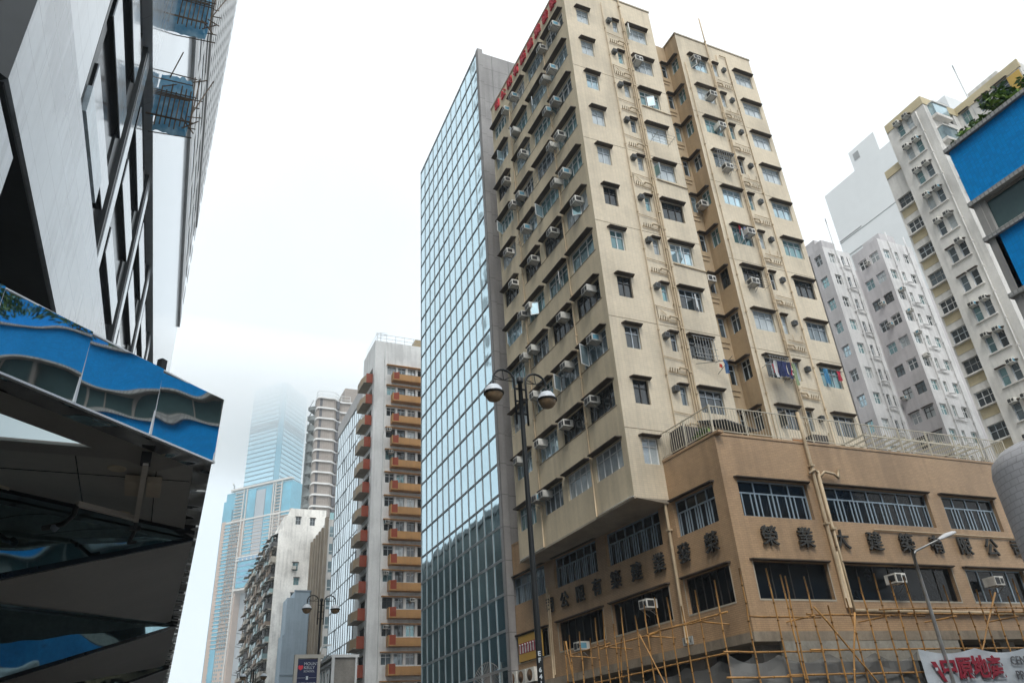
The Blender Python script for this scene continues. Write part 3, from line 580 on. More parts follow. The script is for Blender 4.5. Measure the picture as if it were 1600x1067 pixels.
# ------------------------------------------------------------------ glass tower
mirror = mat('blue_mirror_glass', (.47, .635, .70), .03, metal=1, var=.06, vs=.25, wavy=.02, wavys=.8)
mull = mat('mullion', (.42, .45, .46), .5, metal=.3); mull2 = mat('spandrel_mullion', (.42, .46, .48), .5, metal=.3)
stone = mat('grey_stone_panel', (.30, .29, .285), .55, var=.14, vs=.4, streak=.2, tile=dict(w=1.55, h=1.95, m=.03, k=.55, v=.04))
def curtain(par, o, a, W_, z0, rows, nc, rh, tilt, gm, mm, pm=None, bar=.05, seed=1, first=None):
    bar = bar*.85; rr = random.Random(seed); g = MB().frame(o, a); m_ = MB().frame(o, a); cw = W_/nc
    for j in range(rows):
        for i in range(nc):
            a1, a2 = rr.gauss(0, tilt), rr.gauss(0, tilt*1.3); x0, x1, y0, y1 = i*cw+.02, (i+1)*cw-.02, z0+j*rh+.02, z0+(j+1)*rh-.02
            g.face([(x0, a1, y0), (x1, -a1, y0), (x1, -a1+a2, y1), (x0, a1+a2, y1)])
    for i in range(nc+1): m_.box(i*cw-bar/2, i*cw+bar/2, -.05, .02, z0, z0+rows*rh)
    for j in range(rows+1):
        z = z0+j*rh
        m_.box(0, W_, -.04, .018, z-.07, z-.035).box(0, W_, -.04, .018, z+.035, z+.07); m_.box(0, W_, -.02, .016, z-.035, z+.035)
    g.build('glass_facade', gm, par); m_.build('mullion_grid', mm, par)
G = thing('glass_tower', 'blue mirror glass office tower standing right behind the beige tower', 'office tower', (24, 48, 0))
rh = 1.935
curtain(G, (18.22, 56.4, 0), -pi/2-R(.8), 15.9, 54.4-28*rh, 28, 12, rh, .0020, mirror, mull, bar=.045)
w = MB(); w.prism([(18.06, 40.5), (32, 40.5), (32, 56.38), (18.28, 56.38)], 0, 54.3); w.build('core_wall', stone, G)
w = MB(); w.box(17.93, 18.4, 40.1, 40.5, 0, 54.6).box(18.4, 32, 40.3, 40.5, 0, 54.4); w.build('stone_wall', stone, G)
w = MB(); w.prism([(17.97, 40.5), (32, 40.5), (32, 56.5), (18.19, 56.5)], 54.4, 54.6); w.build('roof_coping', stone, G)
w = MB(); w.prism([(17.94, 40.5), (18.05, 40.5), (18.27, 56.4), (18.16, 56.4)], -.1, 54.4-28*rh); w.build('plinth', stone, G)
p = P0+uL*20.4-uR*.5
g = thing('spike_guard', 'fan of thin metal spikes on the podium end beside the glass tower', 'spike guard', (p.x, p.y, 5))
m_ = MB()
for i in range(26):
    a = R(5+i*6.6); m_.tube([(p.x-.1, p.y-.2, 5.0), (p.x-.9*cos(a)*.6-.2, p.y+1.1*cos(a), 5.05+1.55*sin(a))], .011, 4)
m_.build('spike', mat('rusty_wire', (.30, .25, .22), .6), g)
m_ = MB(); m_.tube([(p.x-.9*cos(a)*.6*.97-.2, p.y+1.07*cos(a), 5.05+1.5*sin(a)) for a in [R(5+i*10) for i in range(18)]], .014, 5); m_.build('hoop', mat('rusty_wire', (.30, .25, .22), .6), g)
# ------------------------------------------------------------------ white block with orange balconies
K = 83/74
BX, BY, BT = 18.47*K, 83.0, 49.6
B_ = thing('balcony_block', 'white apartment block with orange and red balconies beyond the glass tower', 'apartment building', (BX+5, BY+4, 0))
bw_ = mat('white_render', (.84, .84, .82), .75, var=.10, vs=.25, streak=.16)
orange = mat('orange_tile', (.50, .26, .09), .5, var=.15, vs=.5, streak=.12); redt = mat('red_tile', (.36, .075, .035), .5, var=.15, vs=.5)
holes = []
BF = lambda k: 1.6+(41.3-1.6)*K-2.82*k
for k in range(14):
    for a, b in ((1.62, 2.75), (3.0, 4.0), (4.3, 5.3), (5.6, 6.6), (6.9, 7.9)): holes.append((BX+a, BX+b, BF(k)-1.15, BF(k)))
w = MB().frame((0, BY, 0)); w.wall(BX, BX+10, 2, BT, holes, .25)
w.frame((BX, BY+6, 0), -pi/2).wall(0, 6, 2, BT, [(2.2, 5.0, BF(k)-2.0, BF(k)) for k in range(14)], .25)
w.frame((0, 0, 0)).face([(BX, BY+6, 2), (BX, BY+6, BT), (BX+10, BY+6, BT), (BX+10, BY+6, 2)]).face([(BX, BY, BT), (BX+10, BY, BT), (BX+10, BY+6, BT), (BX, BY+6, BT)]).box(BX, BX+10, BY+.01, BY+6, 0, 2)
w.build('wall', bw_, B_)
w = MB(); w.box(BX+.4, BX+9.6, BY+.4, BY+5.6, 2, BT-.3); w.build('room_core', mat('dark_room', (.03, .03, .03)), B_)
rv = random.Random(11)
for k in range(14):
    z = BF(k)
    for i, (a, b) in enumerate(((1.62, 2.75), (3.0, 4.0), (4.3, 5.3))): window(B_, (0, BY, 0), 0, BX+a, z-1.15, b-a, 1.15, 2, .7, rv.choice([white, alu, darkfr]), rv.choice([gdark, gteal, gdark, ggrey, gcurt]), 0, rec=.2, bar=.06)
    m_ = MB(); x0 = BX+2.15; zb = z-2.1
    m_.box(x0, BX+8.2, BY-.95, BY, zb-.12, zb).mat(0).box(x0+.78, BX+8.2, BY-.97, BY-.87, zb, zb+.72).box(x0, x0+.1, BY-.95, BY, zb, zb+.95).mat(1).hex([(x0-.0, BY-.55, zb), (x0+.78, BY-.98, zb), (x0+.78, BY-.90, zb), (x0+.1, BY-.5, zb)], [(x0, BY-.55, zb+1.0), (x0+.78, BY-.98, zb+1.0), (x0+.78, BY-.90, zb+1.0), (x0+.1, BY-.5, zb+1.0)])
    m_.mat(0).box(BX+1.5, BX+8.2, BY-.35, BY, z+.06, z+.15)
    m_.build('balcony', [orange, redt, dirtyc], B_)
    m_ = MB(); m_.box(BX-1.1, BX, BY+.9, BY+4.2, zb-.14, zb).box(BX-1.1, BX-1.0, BY+1.9, BY+4.2, zb, zb+.95).mat(1).box(BX-.82, BX-.02, BY+.78, BY+.9, zb-.14, zb+1.1).mat(2).hex([(BX-1.2, BY+2.2, zb-.12), (BX-.82, BY+.82, zb-.12), (BX-.82, BY+.9, zb-.12), (BX-1.2, BY+2.28, zb-.12)], [(BX-1.2, BY+2.2, zb+.8), (BX-.82, BY+.82, zb+.95), (BX-.82, BY+.9, zb+.95), (BX-1.2, BY+2.28, zb+.8)])
    m_.build('side_balcony', [dirtyc, redt, mat('pale_orange_tile', (.46, .33, .2), .6, var=.1)], B_)
m_ = MB()
for x in [BX+.3+i*1.2 for i in range(8)]: m_.box(x-.02, x+.02, BY+.2, BY+.24, BT, BT+1.1)
for z in (.55, 1.1): m_.box(BX+.2, BX+9, BY+.2, BY+.23, BT+z-.02, BT+z+.02).box(BX+.2, BX+.23, BY+.2, BY+5.5, BT+z-.02, BT+z+.02)
m_.build('roof_railing', steel, B_)
m_ = MB(); m_.tube([(BX+.8, BY+.5, BT), (BX+.8, BY+.5, BT+1.5)], .03, 6)
for z in (1.0, 1.2, 1.4): m_.tube([(BX+.1, BY+.5, BT+z), (BX+1.6, BY+.4, BT+z+.1)], .02, 5)
m_.build('antenna', steel, B_)
m_ = MB(); m_.box(BX+5.6, BX+9.5, BY+1, BY+4, BT, BT+1.6); m_.build('roof_tank', mat('tan_blockwork', (.40, .32, .2), .8), B_)
pipe([(BX+1.3, BY-.06, BT-.5), (BX+1.3, BY-.06, 3)], .05, white, B_)
for k, x in ((3, 1.9), (4, 2.2), (7, 1.95), (9, 1.9), (10, 4.9), (11, 1.95)):
    place_ac((BX+x, BY-.02, BF(k)-.25), 0, 'small air conditioner on the orange balcony block, %s floor from the top' % ORD[k], 'air conditioners on the orange balcony block')
# ------------------------------------------------------------------ second glass office, further along the street
H = thing('glass_office', 'lower mirror glass office with a grey roof band behind the orange balconies', 'office building', (30, 100, 0))
pale = mat('pale_mirror_glass', (.62, .70, .73), .04, metal=1, var=.05, wavy=.02, wavys=.6)
curtain(H, (22, 109.3, 0), -pi/2, 18.2, 46.6-17*2.6, 17, 14, 2.6, .012, pale, mull, bar=.08, seed=4)
w = MB(); w.box(22.05, 36, 91.2, 109.3, 0, 46.6); w.build('core_wall', stone, H)
w = MB(); w.box(21.9, 36, 91, 109.5, 46.6, 48.6); w.build('roof_band', mat('grey_band', (.42, .41, .40), .6), H)
# ------------------------------------------------------------------ wavy hotel tower
def sc(p, k): return (p[0]*k, p[1]*k, 1.6+(p[2]-1.6)*k)
HT = thing('hotel_tower', 'brown tower with wavy white floor edges and zigzag balconies on its left', 'tower', (40, 200, 0))
k_ = 190/105; hx, hy = 17.9*k_, 190.0; top = 1.6+50.1*k_
prof = [(hx-.3, hy+3), (hx-.35, hy+1.2), (hx-.1, hy+.3), (hx+.4, hy), (hx+4.1, hy), (hx+4.7, hy+.5), (hx+5.6, hy+1.6), (hx+6.6, hy+1.9), (hx+9, hy+1.7), (hx+14, hy+1), (hx+14, hy+30), (hx+3.9, hy+30)]
w = MB(); w.prism(prof, 10, top-1); w.build('wall', mat('brown_brick', (.34, .30, .27), .75, var=.1, vs=.2, tile=dict(w=.6, h=.3, m=.03, k=.75)), HT)
m_ = MB(); fl = 3.02
def off(P, d):
    c = (hx+5, hy+15); return [(x+(x-c[0])/max(1, math.hypot(x-c[0], y-c[1]))*d, y+(y-c[1])/max(1, math.hypot(x-c[0], y-c[1]))*d) for x, y in P]
for i in range(26): m_.prism(off(prof, .45), top-1-i*fl-.42, top-1-i*fl)
m_.build('floor_edge', mat('white_edge', (.72, .72, .71), .6), HT)
m_ = MB()
for i in range(26):
    z = top-1-i*fl; m_.box(hx+5.0, hx+5.8, hy+.55, hy+1.5, z-2.7, z-.45).box(hx+.3, hx+1.0, hy-.03, hy+.3, z-2.7, z-.45)
m_.build('window_strip', mat('dark_strip', (.10, .10, .11), .4), HT)
m_ = MB()
for i in range(26):
    z = top-1-i*fl
    for j in range(4):
        y = hy+1.6+j*6.2; x = hx-.45+.155*(y-hy); m_.hex([(x, y, z-3), (x-2.0, y+1.5, z-3), (x+.7, y+5, z-3)], [(x, y, z-2), (x-2.0, y+1.5, z-2), (x+.7, y+5, z-2)])
        m_.tube([(x-2.0, y+1.5, z-3), (x-.9, y+.2, z-.3)], .10, 4)
m_.build('zigzag_balcony', mat('grey_metal_balcony', (.20, .22, .22), .5, var=.3), HT)
m_ = MB()
for x, y in off(prof[3:9], -.3): m_.tube([(x, y, top-1), (x, y, top+1)], .06, 5)
pr = off(prof[:9], -.3)
for z in (0, 1): m_.tube([(x, y, top+z) for x, y in pr], .07, 5)
m_.build('roof_railing', white, HT)
w = MB(); w.box(hx+7.5, hx+13, hy+3, hy+12, top-1, top+4); w.build('roof_house', mat('brown_brick', (.34, .30, .27)), HT)
# ------------------------------------------------------------------ old office with ribs
k_ = 140/90; ox, oy, ot = 17.44*k_, 140.0, 1.6+26.6*k_
OF = thing('ribbed_office', 'narrow office with brown vertical ribs and white bands of windows', 'office building', (30, 150, 0))
w = MB(); w.box(ox, ox+12, oy, oy+26, 0, ot); w.build('wall', mat('pale_band', (.60, .59, .57), .7, var=.1, streak=.1), OF)
m_ = MB()
for i in range(11): m_.box(ox+.25, ox+11, oy-.02, oy+.3, ot-2.8-i*3.2-.4, ot-2.8-i*3.2+1.5)
m_.build('window_band', mat('band_glass', (.20, .28, .31), .15, metal=.3, var=.3, vs=.6), OF)
m_ = MB()
for i in range(11):
    for j in range(9): x = ox+.3+j*1.25; m_.box(x-.05, x+.05, oy-.06, oy-.02, ot-2.8-i*3.2-.4, ot-2.8-i*3.2+1.5)
    m_.box(ox+.25, ox+11, oy-.05, oy-.02, ot-2.8-i*3.2+.1, ot-2.8-i*3.2+.2)
m_.build('window_bar', white, OF)
m_ = MB(); m_.box(ox-.5, ox+.02, oy-.3, oy+.9, 0, ot+.4)
for i in range(9): m_.box(ox-.7, ox, oy+2.2+i*2.6, oy+2.9+i*2.6, 0, ot-1)
m_.build('rib', mat('brown_rib', (.24, .20, .15), .7, var=.15, streak=.2), OF)
m_ = MB(); m_.box(ox+.3, ox+11, oy+.3, oy+.4, ot, ot+1.4); m_.build('glass_parapet', mat('parapet_glass', (.3, .5, .52), .1, metal=.3), OF)
# ------------------------------------------------------------------ old white tenement
k_ = 155/112; tx, ty = 14.74*k_, 155.0; tt = 1.6+33.3*k_
OT = thing('old_tenement', 'weathered white tenement with cluttered dark balconies facing the street', 'apartment building', (28, 170, 0))
ow = mat('weathered_white', (.86, .84, .79), .85, var=.2, vs=.25, streak=.25)
OTW = ((16.94, 34.77, 1.1), (17.02, 28.2, 1.15), (17.3, 26.1, 1.0), (17.05, 24.0, 1.0), (19.0, 34.7, 1.1))
w = MB(); w.frame((0, ty, 0)).wall(tx+.9, tx+9.5, 0, tt, [(x*k_, (x+.75)*k_, 1.6+(z-1.6)*k_-h*k_, 1.6+(z-1.6)*k_) for x, z, h in OTW], .3)
w.frame((0, 0, 0)).box(tx+.9, tx+9.5, ty+.3, ty+44, 0, tt).box(tx, tx+.9, ty, ty+44, 0, 1.6+31.2*k_).box(tx+2.1, tx+9.2, ty+.5, ty+5, tt, tt+1.7); w.build('wall', ow, OT)
ca = mat('clutter_dark', (.10, .10, .10), .8, var=.5, vs=1.2); 
rr = random.Random(5); fl = 2.95
for i in range(14):
    z = 1.6+31.0*k_-2.9-i*fl
    if z < 2: break
    m_ = MB(); m_.box(tx-.7, tx, ty+.6, ty+43, z-.2, z-.02)
    for j in range(11): y = ty+.7+j*3.85; q = rr.uniform(.7, 1.35); m_.mat(rr.choice([0, 0, 0, 4, 3, 1])).box(tx-q, tx-.02, y, y+rr.uniform(2.9, 3.6), z-.02, z+rr.uniform(.6, 1.0))
    m_.mat(1).box(tx-.04, tx-.01, ty+.8, ty+42.5, z+.75, z+2.5)
    for j in range(11):
        y = ty+1+j*3.8+rr.uniform(-.3, .3)
        g1, g2 = rr.uniform(.9, 1.9), rr.uniform(1.95, 2.45); m_.mat(rr.choice([2, 2, 4, 0])).hex([(tx, y, z+2.6), (tx-g1, y, z+g2), (tx-g1, y+2.8, z+g2), (tx, y+2.8, z+2.6)], [(tx, y, z+2.7), (tx-g1, y, z+g2+.08), (tx-g1, y+2.8, z+g2+.08), (tx, y+2.8, z+2.7)])
        if rr.random() < .4: m_.mat(1).tube([(tx-.9, y+.5, z+1.2), (tx-2.3, y+.6, z+1.5)], .05, 4)
        m_.mat(rr.choice([1, 3, 4])).box(tx-1.0, tx-.85, y+.2, y+rr.uniform(1.2, 2.8), z+.75, z+rr.uniform(1.6, 2.3))
    m_.build('balcony', [mat('balcony_wall', (.42, .39, .34), .85, var=.3, streak=.3), ca, mat('sheet_awning', (.16, .16, .15), .7, var=.4), mat('balcony_glass', (.22, .33, .34), .3, var=.3), mat('rust_sheet', (.22, .17, .13), .8, var=.3)], OT)
for i, (x, z, h) in enumerate(OTW):
    window(OT, (0, ty, 0), 0, x*k_, 1.6+(z-1.6)*k_-h*k_, .75*k_, h*k_, 2, .6, alu, [gdark, gteal, gteal, ggrey, gdark][i], .4)
w = MB(); w.box(tx+3, tx+3.8, ty-.6, ty, 1.6+25.6*k_, 1.6+26.0*k_); w.build('window_box', acm, OT)
LB = thing('blue_grey_block', 'plain light blue end wall of a lower block in front of the tenement', 'building', (26, 152, 0))
k_ = 150/104; z1, z2 = 1.6+20.2*k_, 1.6+21*k_
w = MB(); w.prism([(14.9*k_+.5, 150), (18.4*k_, 150), (18.4*k_, 154.8), (14.9*k_+.5, 154.8)], 0, 1.6+15.7*k_).box(15.47*k_, 18.4*k_, 150, 154.8, 1.6+15.7*k_, z1).box(16.36*k_, 18.4*k_, 150, 154.8, z1, z2); w.build('wall', mat('light_blue_paint', (.30, .38, .45), .75, var=.08, vs=.2, streak=.1), LB)
w = MB(); w.box(15.3*k_, 18.5*k_, 149.9, 150, 1.6+10.9*k_, 1.6+11.05*k_).box(16.3*k_, 18.45*k_, 149.9, 150, z2, z2+.25); w.build('trim', mat('blue_trim', (.2, .26, .32)), LB)
# grey low building with white trim, and the navy hoarding
GB = thing('concrete_kiosk', 'low grey concrete building with white trimmed glass side under the balconies', 'building', (9.5, 46, 0))
w = MB(); w.box(9.5, 10.75, 45, 51, 0, 7.2); w.build('wall', concrete, GB)
w = MB(); w.box(9.3, 10.85, 44.9, 51, 7.2, 7.35).box(9.34, 9.5, 44.9, 45.05, 0, 7.2).box(10.65, 10.76, 44.9, 44.99, 0, 7.2).box(9.36, 9.46, 45.05, 51, 6.9, 7.05); w.build('trim', white, GB)
curtain(GB, (9.44, 51, 0), -pi/2, 5.9, .4, 4, 7, 1.6, .01, pale, white, bar=.08)
NS = thing('navy_billboard', 'navy blue school billboard in a pale frame behind the second twin lamp', 'sign', (7.1, 40, 0))
w = MB(); w.box(6.68, 7.62, 39.95, 40.05, 3.4, 6.52); w.build('panel', mat('navy_panel', (.012, .018, .07), .5), NS)
w = MB(); w.box(6.52, 6.68, 39.9, 40.1, 0, 6.72).box(6.68, 7.9, 39.9, 40.1, 6.55, 6.72).box(7.62, 7.75, 39.9, 40.1, 0, 6.55); w.build('frame', mat('pale_frame', (.45, .43, .38), .7), NS)
wl = mat('sign_white', (.55, .6, .62), .6)
lettering(NS, 'MOUNT', (6.98, 39.94, 6.30), 0, .19, wl, .004, al='LEFT'); lettering(NS, 'KELLY', (6.98, 39.94, 6.13), 0, .19, wl, .004, al='LEFT'); lettering(NS, 'SCHOOL', (6.98, 39.94, 5.97), 0, .13, wl, .004, al='LEFT'); lettering(NS, 'UNITED KINGDOM', (7.16, 39.94, 5.44), 0, .095, wl, .004, .002); lettering(NS, 'HONG KONG', (7.16, 39.94, 5.30), 0, .095, wl, .004, .002)
m_ = MB(); m_.M = Matrix.Translation((6.83, 39.94, 6.15)) @ Matrix.Rotation(pi/2, 4, 'X'); m_.prism([(-.12, .06), (-.05, .1), (0, .06), (.05, .1), (.12, .06), (.1, -.06), (0, -.13), (-.1, -.06)], 0, .006); m_.build('emblem', red, NS)
m_ = MB(); m_.box(6.7, 7.07, 39.935, 39.945, 5.68, 5.69).box(7.25, 7.6, 39.935, 39.945, 5.68, 5.69).box(7.11, 7.21, 39.935, 39.945, 5.6, 5.76); m_.build('divider', wl, NS)
# ------------------------------------------------------------------ far towers
AZA = R(137.47); ua = R(90)-AZA                     # frame angle of a wall whose direction has that azimuth
A0 = Vector((51.9, 709.4, 0))
AR_ = thing('arch_tower', 'huge blue and tan residential tower with an open arch, far down the street', 'skyscraper', (90, 720, 0))
bl = mat('far_blue_glass', (.09, .34, .46), .12, metal=.3, var=.3, vs=.06, streak=.1); tn = mat('far_tan', (.42, .30, .23), .7, var=.15, vs=.05); gw = mat('far_grey_wall', (.30, .33, .36), .8, var=.1, vs=.02)
w = MB().frame(A0, ua); w.box(-11.5, 12.6, 0, 40, 0, 205).box(12.6, 66, 0, 40, 141.5, 205).box(46, 66, 0, 40, 0, 141.5); w.build('wall', tn, AR_)
w = MB().frame(A0, ua); w.box(12.6, 46, 7, 34, 0, 141); w.build('arch_recess', gw, AR_)
w = MB().frame(A0, ua); w.box(-10, 63, .5, 39, 205, 231).box(15.5, 24.5, -.6, .5, 170, 230).box(35.5, 42.5, -.6, .5, 170, 230.5).box(12.6, 46, -.8, 0, 144, 166).box(-13, -9, 1, 30, 20, 224).box(-6.5, -1, -.5, 0, 60, 215).box(54, 63, -.6, .5, 200, 229); w.build('glass_facade', bl, AR_)
w = MB().frame(A0, ua); w.box(25, 35, -.7, .5, 171, 228); w.build('grey_strip', gw, AR_)
w = MB().frame(A0, ua)
for x in (11, 14.6, 44, 46.5, 53): w.box(x-.4, x+.4, -1.4, -.2, 171 if x > 12 else 60, 232)
for z in (170, 203, 167.5, 142.6): w.box(-6 if z > 200 else 10, 64, -1.3, -.2, z-.7, z+.7)
w.box(-4, 64, -2, 2, 232, 233.5).tube([(-13, 15, 224), (-12, 12, 232), (-8, 6, 240), (-6, 2, 241)], .6, 5).tube([(-13, 15, 224), (-9, 4, 236)], .4, 5); w.build('frame_rib', mat('far_pale_rib', (.55, .52, .48), .6), AR_)
w = MB().frame(A0, ua)
for i in range(34):
    z = 202-i*3.15
    for x0, x1 in ((-8, 11), (0, 10), (46.8, 52.5)):
        if i % 1 == 0: w.box(x0, x1, -1.1, 0, z-.35, z+.25)
for i in range(10):
    for x0, x1 in ((15, 25), (25, 35), (36, 46), (47, 62)): w.box(x0+.4, x1-.4, -1.0, 0, 200-i*3.15-.3, 200-i*3.15+.3)
    w.box(46.8, 52.5, -1.3, .3, 229-i*3-.3, 229-i*3+.3); w.box(1, 10, -1, .6, 229-i*3-.3, 229-i*3+.3)
w.build('balcony_edge', mat('far_balcony', (.50, .42, .36), .7), AR_)
w = MB().frame(A0, ua); rr = random.Random(9)
for i in range(58):
    z = 202-i*3.15
    for x in [-7.2+j*2.35 for j in range(8)]+([13.4+j*2.3 for j in range(14)] if i < 10 else [])+[47.5, 50, 55, 58, 61]:
        if z > 8 and rr.random() < .88: w.box(x, x+1.25, -.35, .0, z-2.3, z-.7)
struct(w.build('window_grid', mat('far_window', (.16, .30, .36), .2, metal=.3, var=.4, vs=.3), AR_), 'stuff')
w = MB().frame(A0, ua); w.box(12.6, 46, -1.2, .1, 166.5, 170)
for i in range(7): w.box(14+i*4.6, 17.2+i*4.6, -1.35, -1.2, 166.9, 169.6)
for i in range(4): w.box(13, 46, -1, -.8, 148+i*4.6, 149.6+i*4.6)
w.build('sky_lobby', mat('far_lobby', (.14, .28, .42), .3, var=.2), AR_)
IC = thing('supertall_tower', 'supertall pale blue glass skyscraper fading into low cloud', 'skyscraper', (120, 940, 0))
ig = mat('ice_blue_glass', (.46, .76, .90), .12, metal=.5, var=.05, vs=.01); il = mat('floor_line', (.16, .27, .33), .6)
C0 = Vector((105.8, 900, 0)); C1 = Vector((112.8, 900, 0)); dL = Vector((sin(R(139)), cos(R(139)), 0)); dR_ = Vector((sin(R(40)), cos(R(40)), 0))
pl_ = [C0-dL*44.5, C0, C0+Vector((2.2, 3.5, 0)), C1+Vector((-2.2, 3.5, 0)), C1, C1+dR_*49, C1+dR_*49-dL*50, C0-dL*44.5+dR_*40]
w = MB(); w.prism([(p.x, p.y) for p in pl_], 0, 440); w.build('glass_shaft', ig, IC)
m_ = MB(); aL = R(90)-R(139); aRr = R(90)-R(40)
for i in range(70):
    z = 30+i*5.85
    t = .55 if i not in (60, 61) else 2.2
    m_.frame(C0-dL*44.5, aL).box(0, 44.5, -.6, 0, z-t, z+t).frame(C1, aRr).box(0, 49, -.6, 0, z-t, z+t)
m_.build('floor_line', il, IC)
m_ = MB(); m_.frame((0, 0, 0)).prism([(p.x, p.y) for p in (C0+Vector((.4, .2, 0)), C1+Vector((-.4, .2, 0)), C1+Vector((-2, 3.8, 0)), C0+Vector((2, 3.8, 0)))], 0, 440); m_.build('corner_notch', mat('notch_glass', (.16, .44, .58), .3), IC)
DL = thing('dark_low_block', 'dark grey low building with an orange and red roof edge, far down the street', 'building', (29, 255, 0))
w = MB(); w.box(28.2, 40, 240, 273, 0, 34.8); w.build('wall', mat('dark_grey_clad', (.11, .13, .14), .6, streak=.1), DL)
w = MB(); w.box(27.9, 28.2, 239.6, 273, 33.6, 35.6).mat(1).box(27.9, 40, 239.4, 239.99, 33.6, 35.6); w.build('roof_edge', [orange, redt], DL)
# ------------------------------------------------------------------ right background blocks
wb = mat('aged_white_render', (.70, .68, .64), .8, var=.14, vs=.3, streak=.2); crm = mat('cream_paint', (.55, .47, .30), .8, var=.15)
WB = thing('white_walk_up', 'aged white apartment block with a cream roof edge and paired windows on the right', 'apartment building', (60, 34, 0))
wx, wy, wt = 56.06, 28.5, 51.5
ZP = lambda k: 50.75-2.805*k
NB = 16
w = MB().frame((wx, 32.43, 0), -pi/2)
hs = []
for k in range(NB):
    for a in (.93, 1.93): hs.append((a, a+.66, ZP(k)-1.5, ZP(k)))
w.wall(0, 3.93, 4, wt, hs, .25)
w.frame((0, wy, 0)).wall(wx, 60.56, 4, wt, [(wx+2.9, wx+3.9, ZP(k)-1.35, ZP(k)+.1) for k in range(NB)], .25)
w.frame((60.56, wy, 0), -pi/2).wall(0, 6.1, 4, wt, [(a, a+b, ZP(k)-1.4, ZP(k)) for k in range(NB) for a, b in ((.35, .8), (2.0, 1.1), (3.6, 1.3))], .25)
w.frame((wx+.5, 34.3, 0), -pi/2).wall(0, 1.87, 4, 47.6, [(.12, 1.75, 44.35-2.8*k-1.3, 44.35-2.8*k) for k in range(15)], .25)
w.frame((0, 0, 0)).box(60.56, 72, 22.38, 22.4, 4, wt).box(wx+.5, 72, 34.3, 34.4, 4, 47.6).box(wx, 72, 32.43, 32.5, 47, wt).box(wx, 72, 22.4, 34.3, 0, 4)
w.face([(wx, wy, wt), (72, wy, wt), (72, 32.43, wt), (wx, 32.43, wt)]).face([(60.56, 22.4, wt), (72, 22.4, wt), (72, wy, wt), (60.56, wy, wt)])
w.build('wall', wb, WB)
w = MB(); w.box(wx+.4, 70, wy+.4, 32, 4, wt-.2).box(60.9, 70, 22.8, wy+.4, 4, wt-.2).box(wx+.9, 70, 32, 34, 4, 47.3); w.build('room_core', mat('dark_room', (.03, .03, .03)), WB)
w = MB(); w.box(wx-.06, wx+.2, wy-.06, 32.45, wt-.75, wt+.15).box(wx+.2, 60.5, wy-.06, wy+.2, wt-.75, wt+.15).box(60.5, 60.7, 22.3, wy+.2, wt-.75, wt+.15).box(wx+.42, wx+.7, 32.45, 34.35, 46.9, 47.7); w.build('roof_edge', crm, WB)
w = MB(); w.box(60.50, 60.56, 22.5, 23.6, wt-3.2, wt-.9); w.build('yellow_patch', mat('ochre_paint', (.55, .36, .08), .8), WB)
m_ = MB()
for z in (.5, 1.0): m_.tube([(wx+2.5, wy+.3, wt+z), (60.5, wy+.3, wt+z)], .02, 5)
m_.tube([(60.6, 27.0, wt-2), (60.6, 27.0, wt+4.4)], .06, 6); m_.build('roof_railing', white, WB)
rv = random.Random(21)
for k in range(13):
    for j, a in enumerate((.93, 1.93)):
        window(WB, (wx, 32.43, 0), -pi/2, a, ZP(k)-1.5, .66, 1.5, 1, .55, alu, rv.choice([ggrey, gteal, gdark, gcurt]), .25 if k else .3, rec=.2, bar=.05)
    window(WB, (wx+.5, 34.3, 0), -pi/2, .12, 44.35-2.8*k-1.3, 1.63, 1.3, 3, .6, [steel, white, alu][k % 3], rv.choice([gdark, ggrey, mat('orange_pane', (.45, .27, .08), .5, objrand=.3), gdark]), 0, rec=.2, name='kitchen_window')
    m_ = MB(); z = 44.35-2.8*k-1.3; m_.box(wx+.2, wx+.5, 32.5, 34.25, z-.14, z-.02).mat(1).box(wx+.47, wx+.5, 32.55, 34.2, z-.9, z-.14); m_.build('window_ledge', [wb, crm], WB)
    m_ = MB(); z = ZP(k)-1.5; m_.box(wx-.12, wx, 29.7, 31.6, z-.1, z); m_.build('window_sill', wb, WB)
    if k < 4:
        m_ = MB(); z = ZP(k)-1.35; m_.box(wx+.5, wx+2.5, wy-.55, wy, z-.3, z).box(wx+.5, wx+2.5, wy-.6, wy, z+1.3, z+1.4).mat(1).box(wx+.56, wx+2.44, wy-.5, wy, z, z+1.3); m_.build('bay_window', [wb, gsky], WB)
        for a in (.35, 2.0, 3.6): window(WB, (60.56, wy, 0), -pi/2, a, ZP(k)-1.4, {.35: .8, 2.0: 1.1, 3.6: 1.3}[a], 1.4, 2, .6, alu, gteal if a < 1 else ggrey, .3, rec=.2)
    if k not in (6,):
        for j, a in enumerate((1.26, 2.26)):
            if (k, j) in {(5, 0), (9, 0)}: continue
            place_ac((wx-.02, 32.43-a, ZP(k)+.02), -pi/2, '%s air conditioner of its window pair, %s floor of the aged white block' % ('left' if j == 0 else 'right', ORD[k]), 'air conditioners on the aged white block')
pipe([(wx-.07, 29.3, wt-1), (wx-.07, 29.3, 5)], .06, wb, WB)
m_ = MB(); m_.box(63, 66, 25, 28, wt-.1, wt+2.6).box(wx+4.5, wx+7, 30, 32, wt-.1, wt+1.8); m_.build('roof_tank', wb, WB)
GY = thing('grey_apartment_block', 'stepped grey apartment block behind the terrace of the podium', 'apartment building', (70, 52, 0))
gr = mat('shaded_grey_render', (.54, .52, .525), .8, var=.1, vs=.25, streak=.14); grl = mat('lit_grey_render', (.70, .69, .685), .8, var=.12, vs=.3, streak=.2)  # one render in two tones: side faces darker, fronts lighter, shading put into colour
gx, gy = 70.46, 46.6; ZG = lambda k: 50.9-2.8*k
hs = [(50.43-b, 50.43-a, ZG(k)-1.25, ZG(k)) for k in range(16) for a, b in ((48.75, 49.9), (47.05, 48.25))]
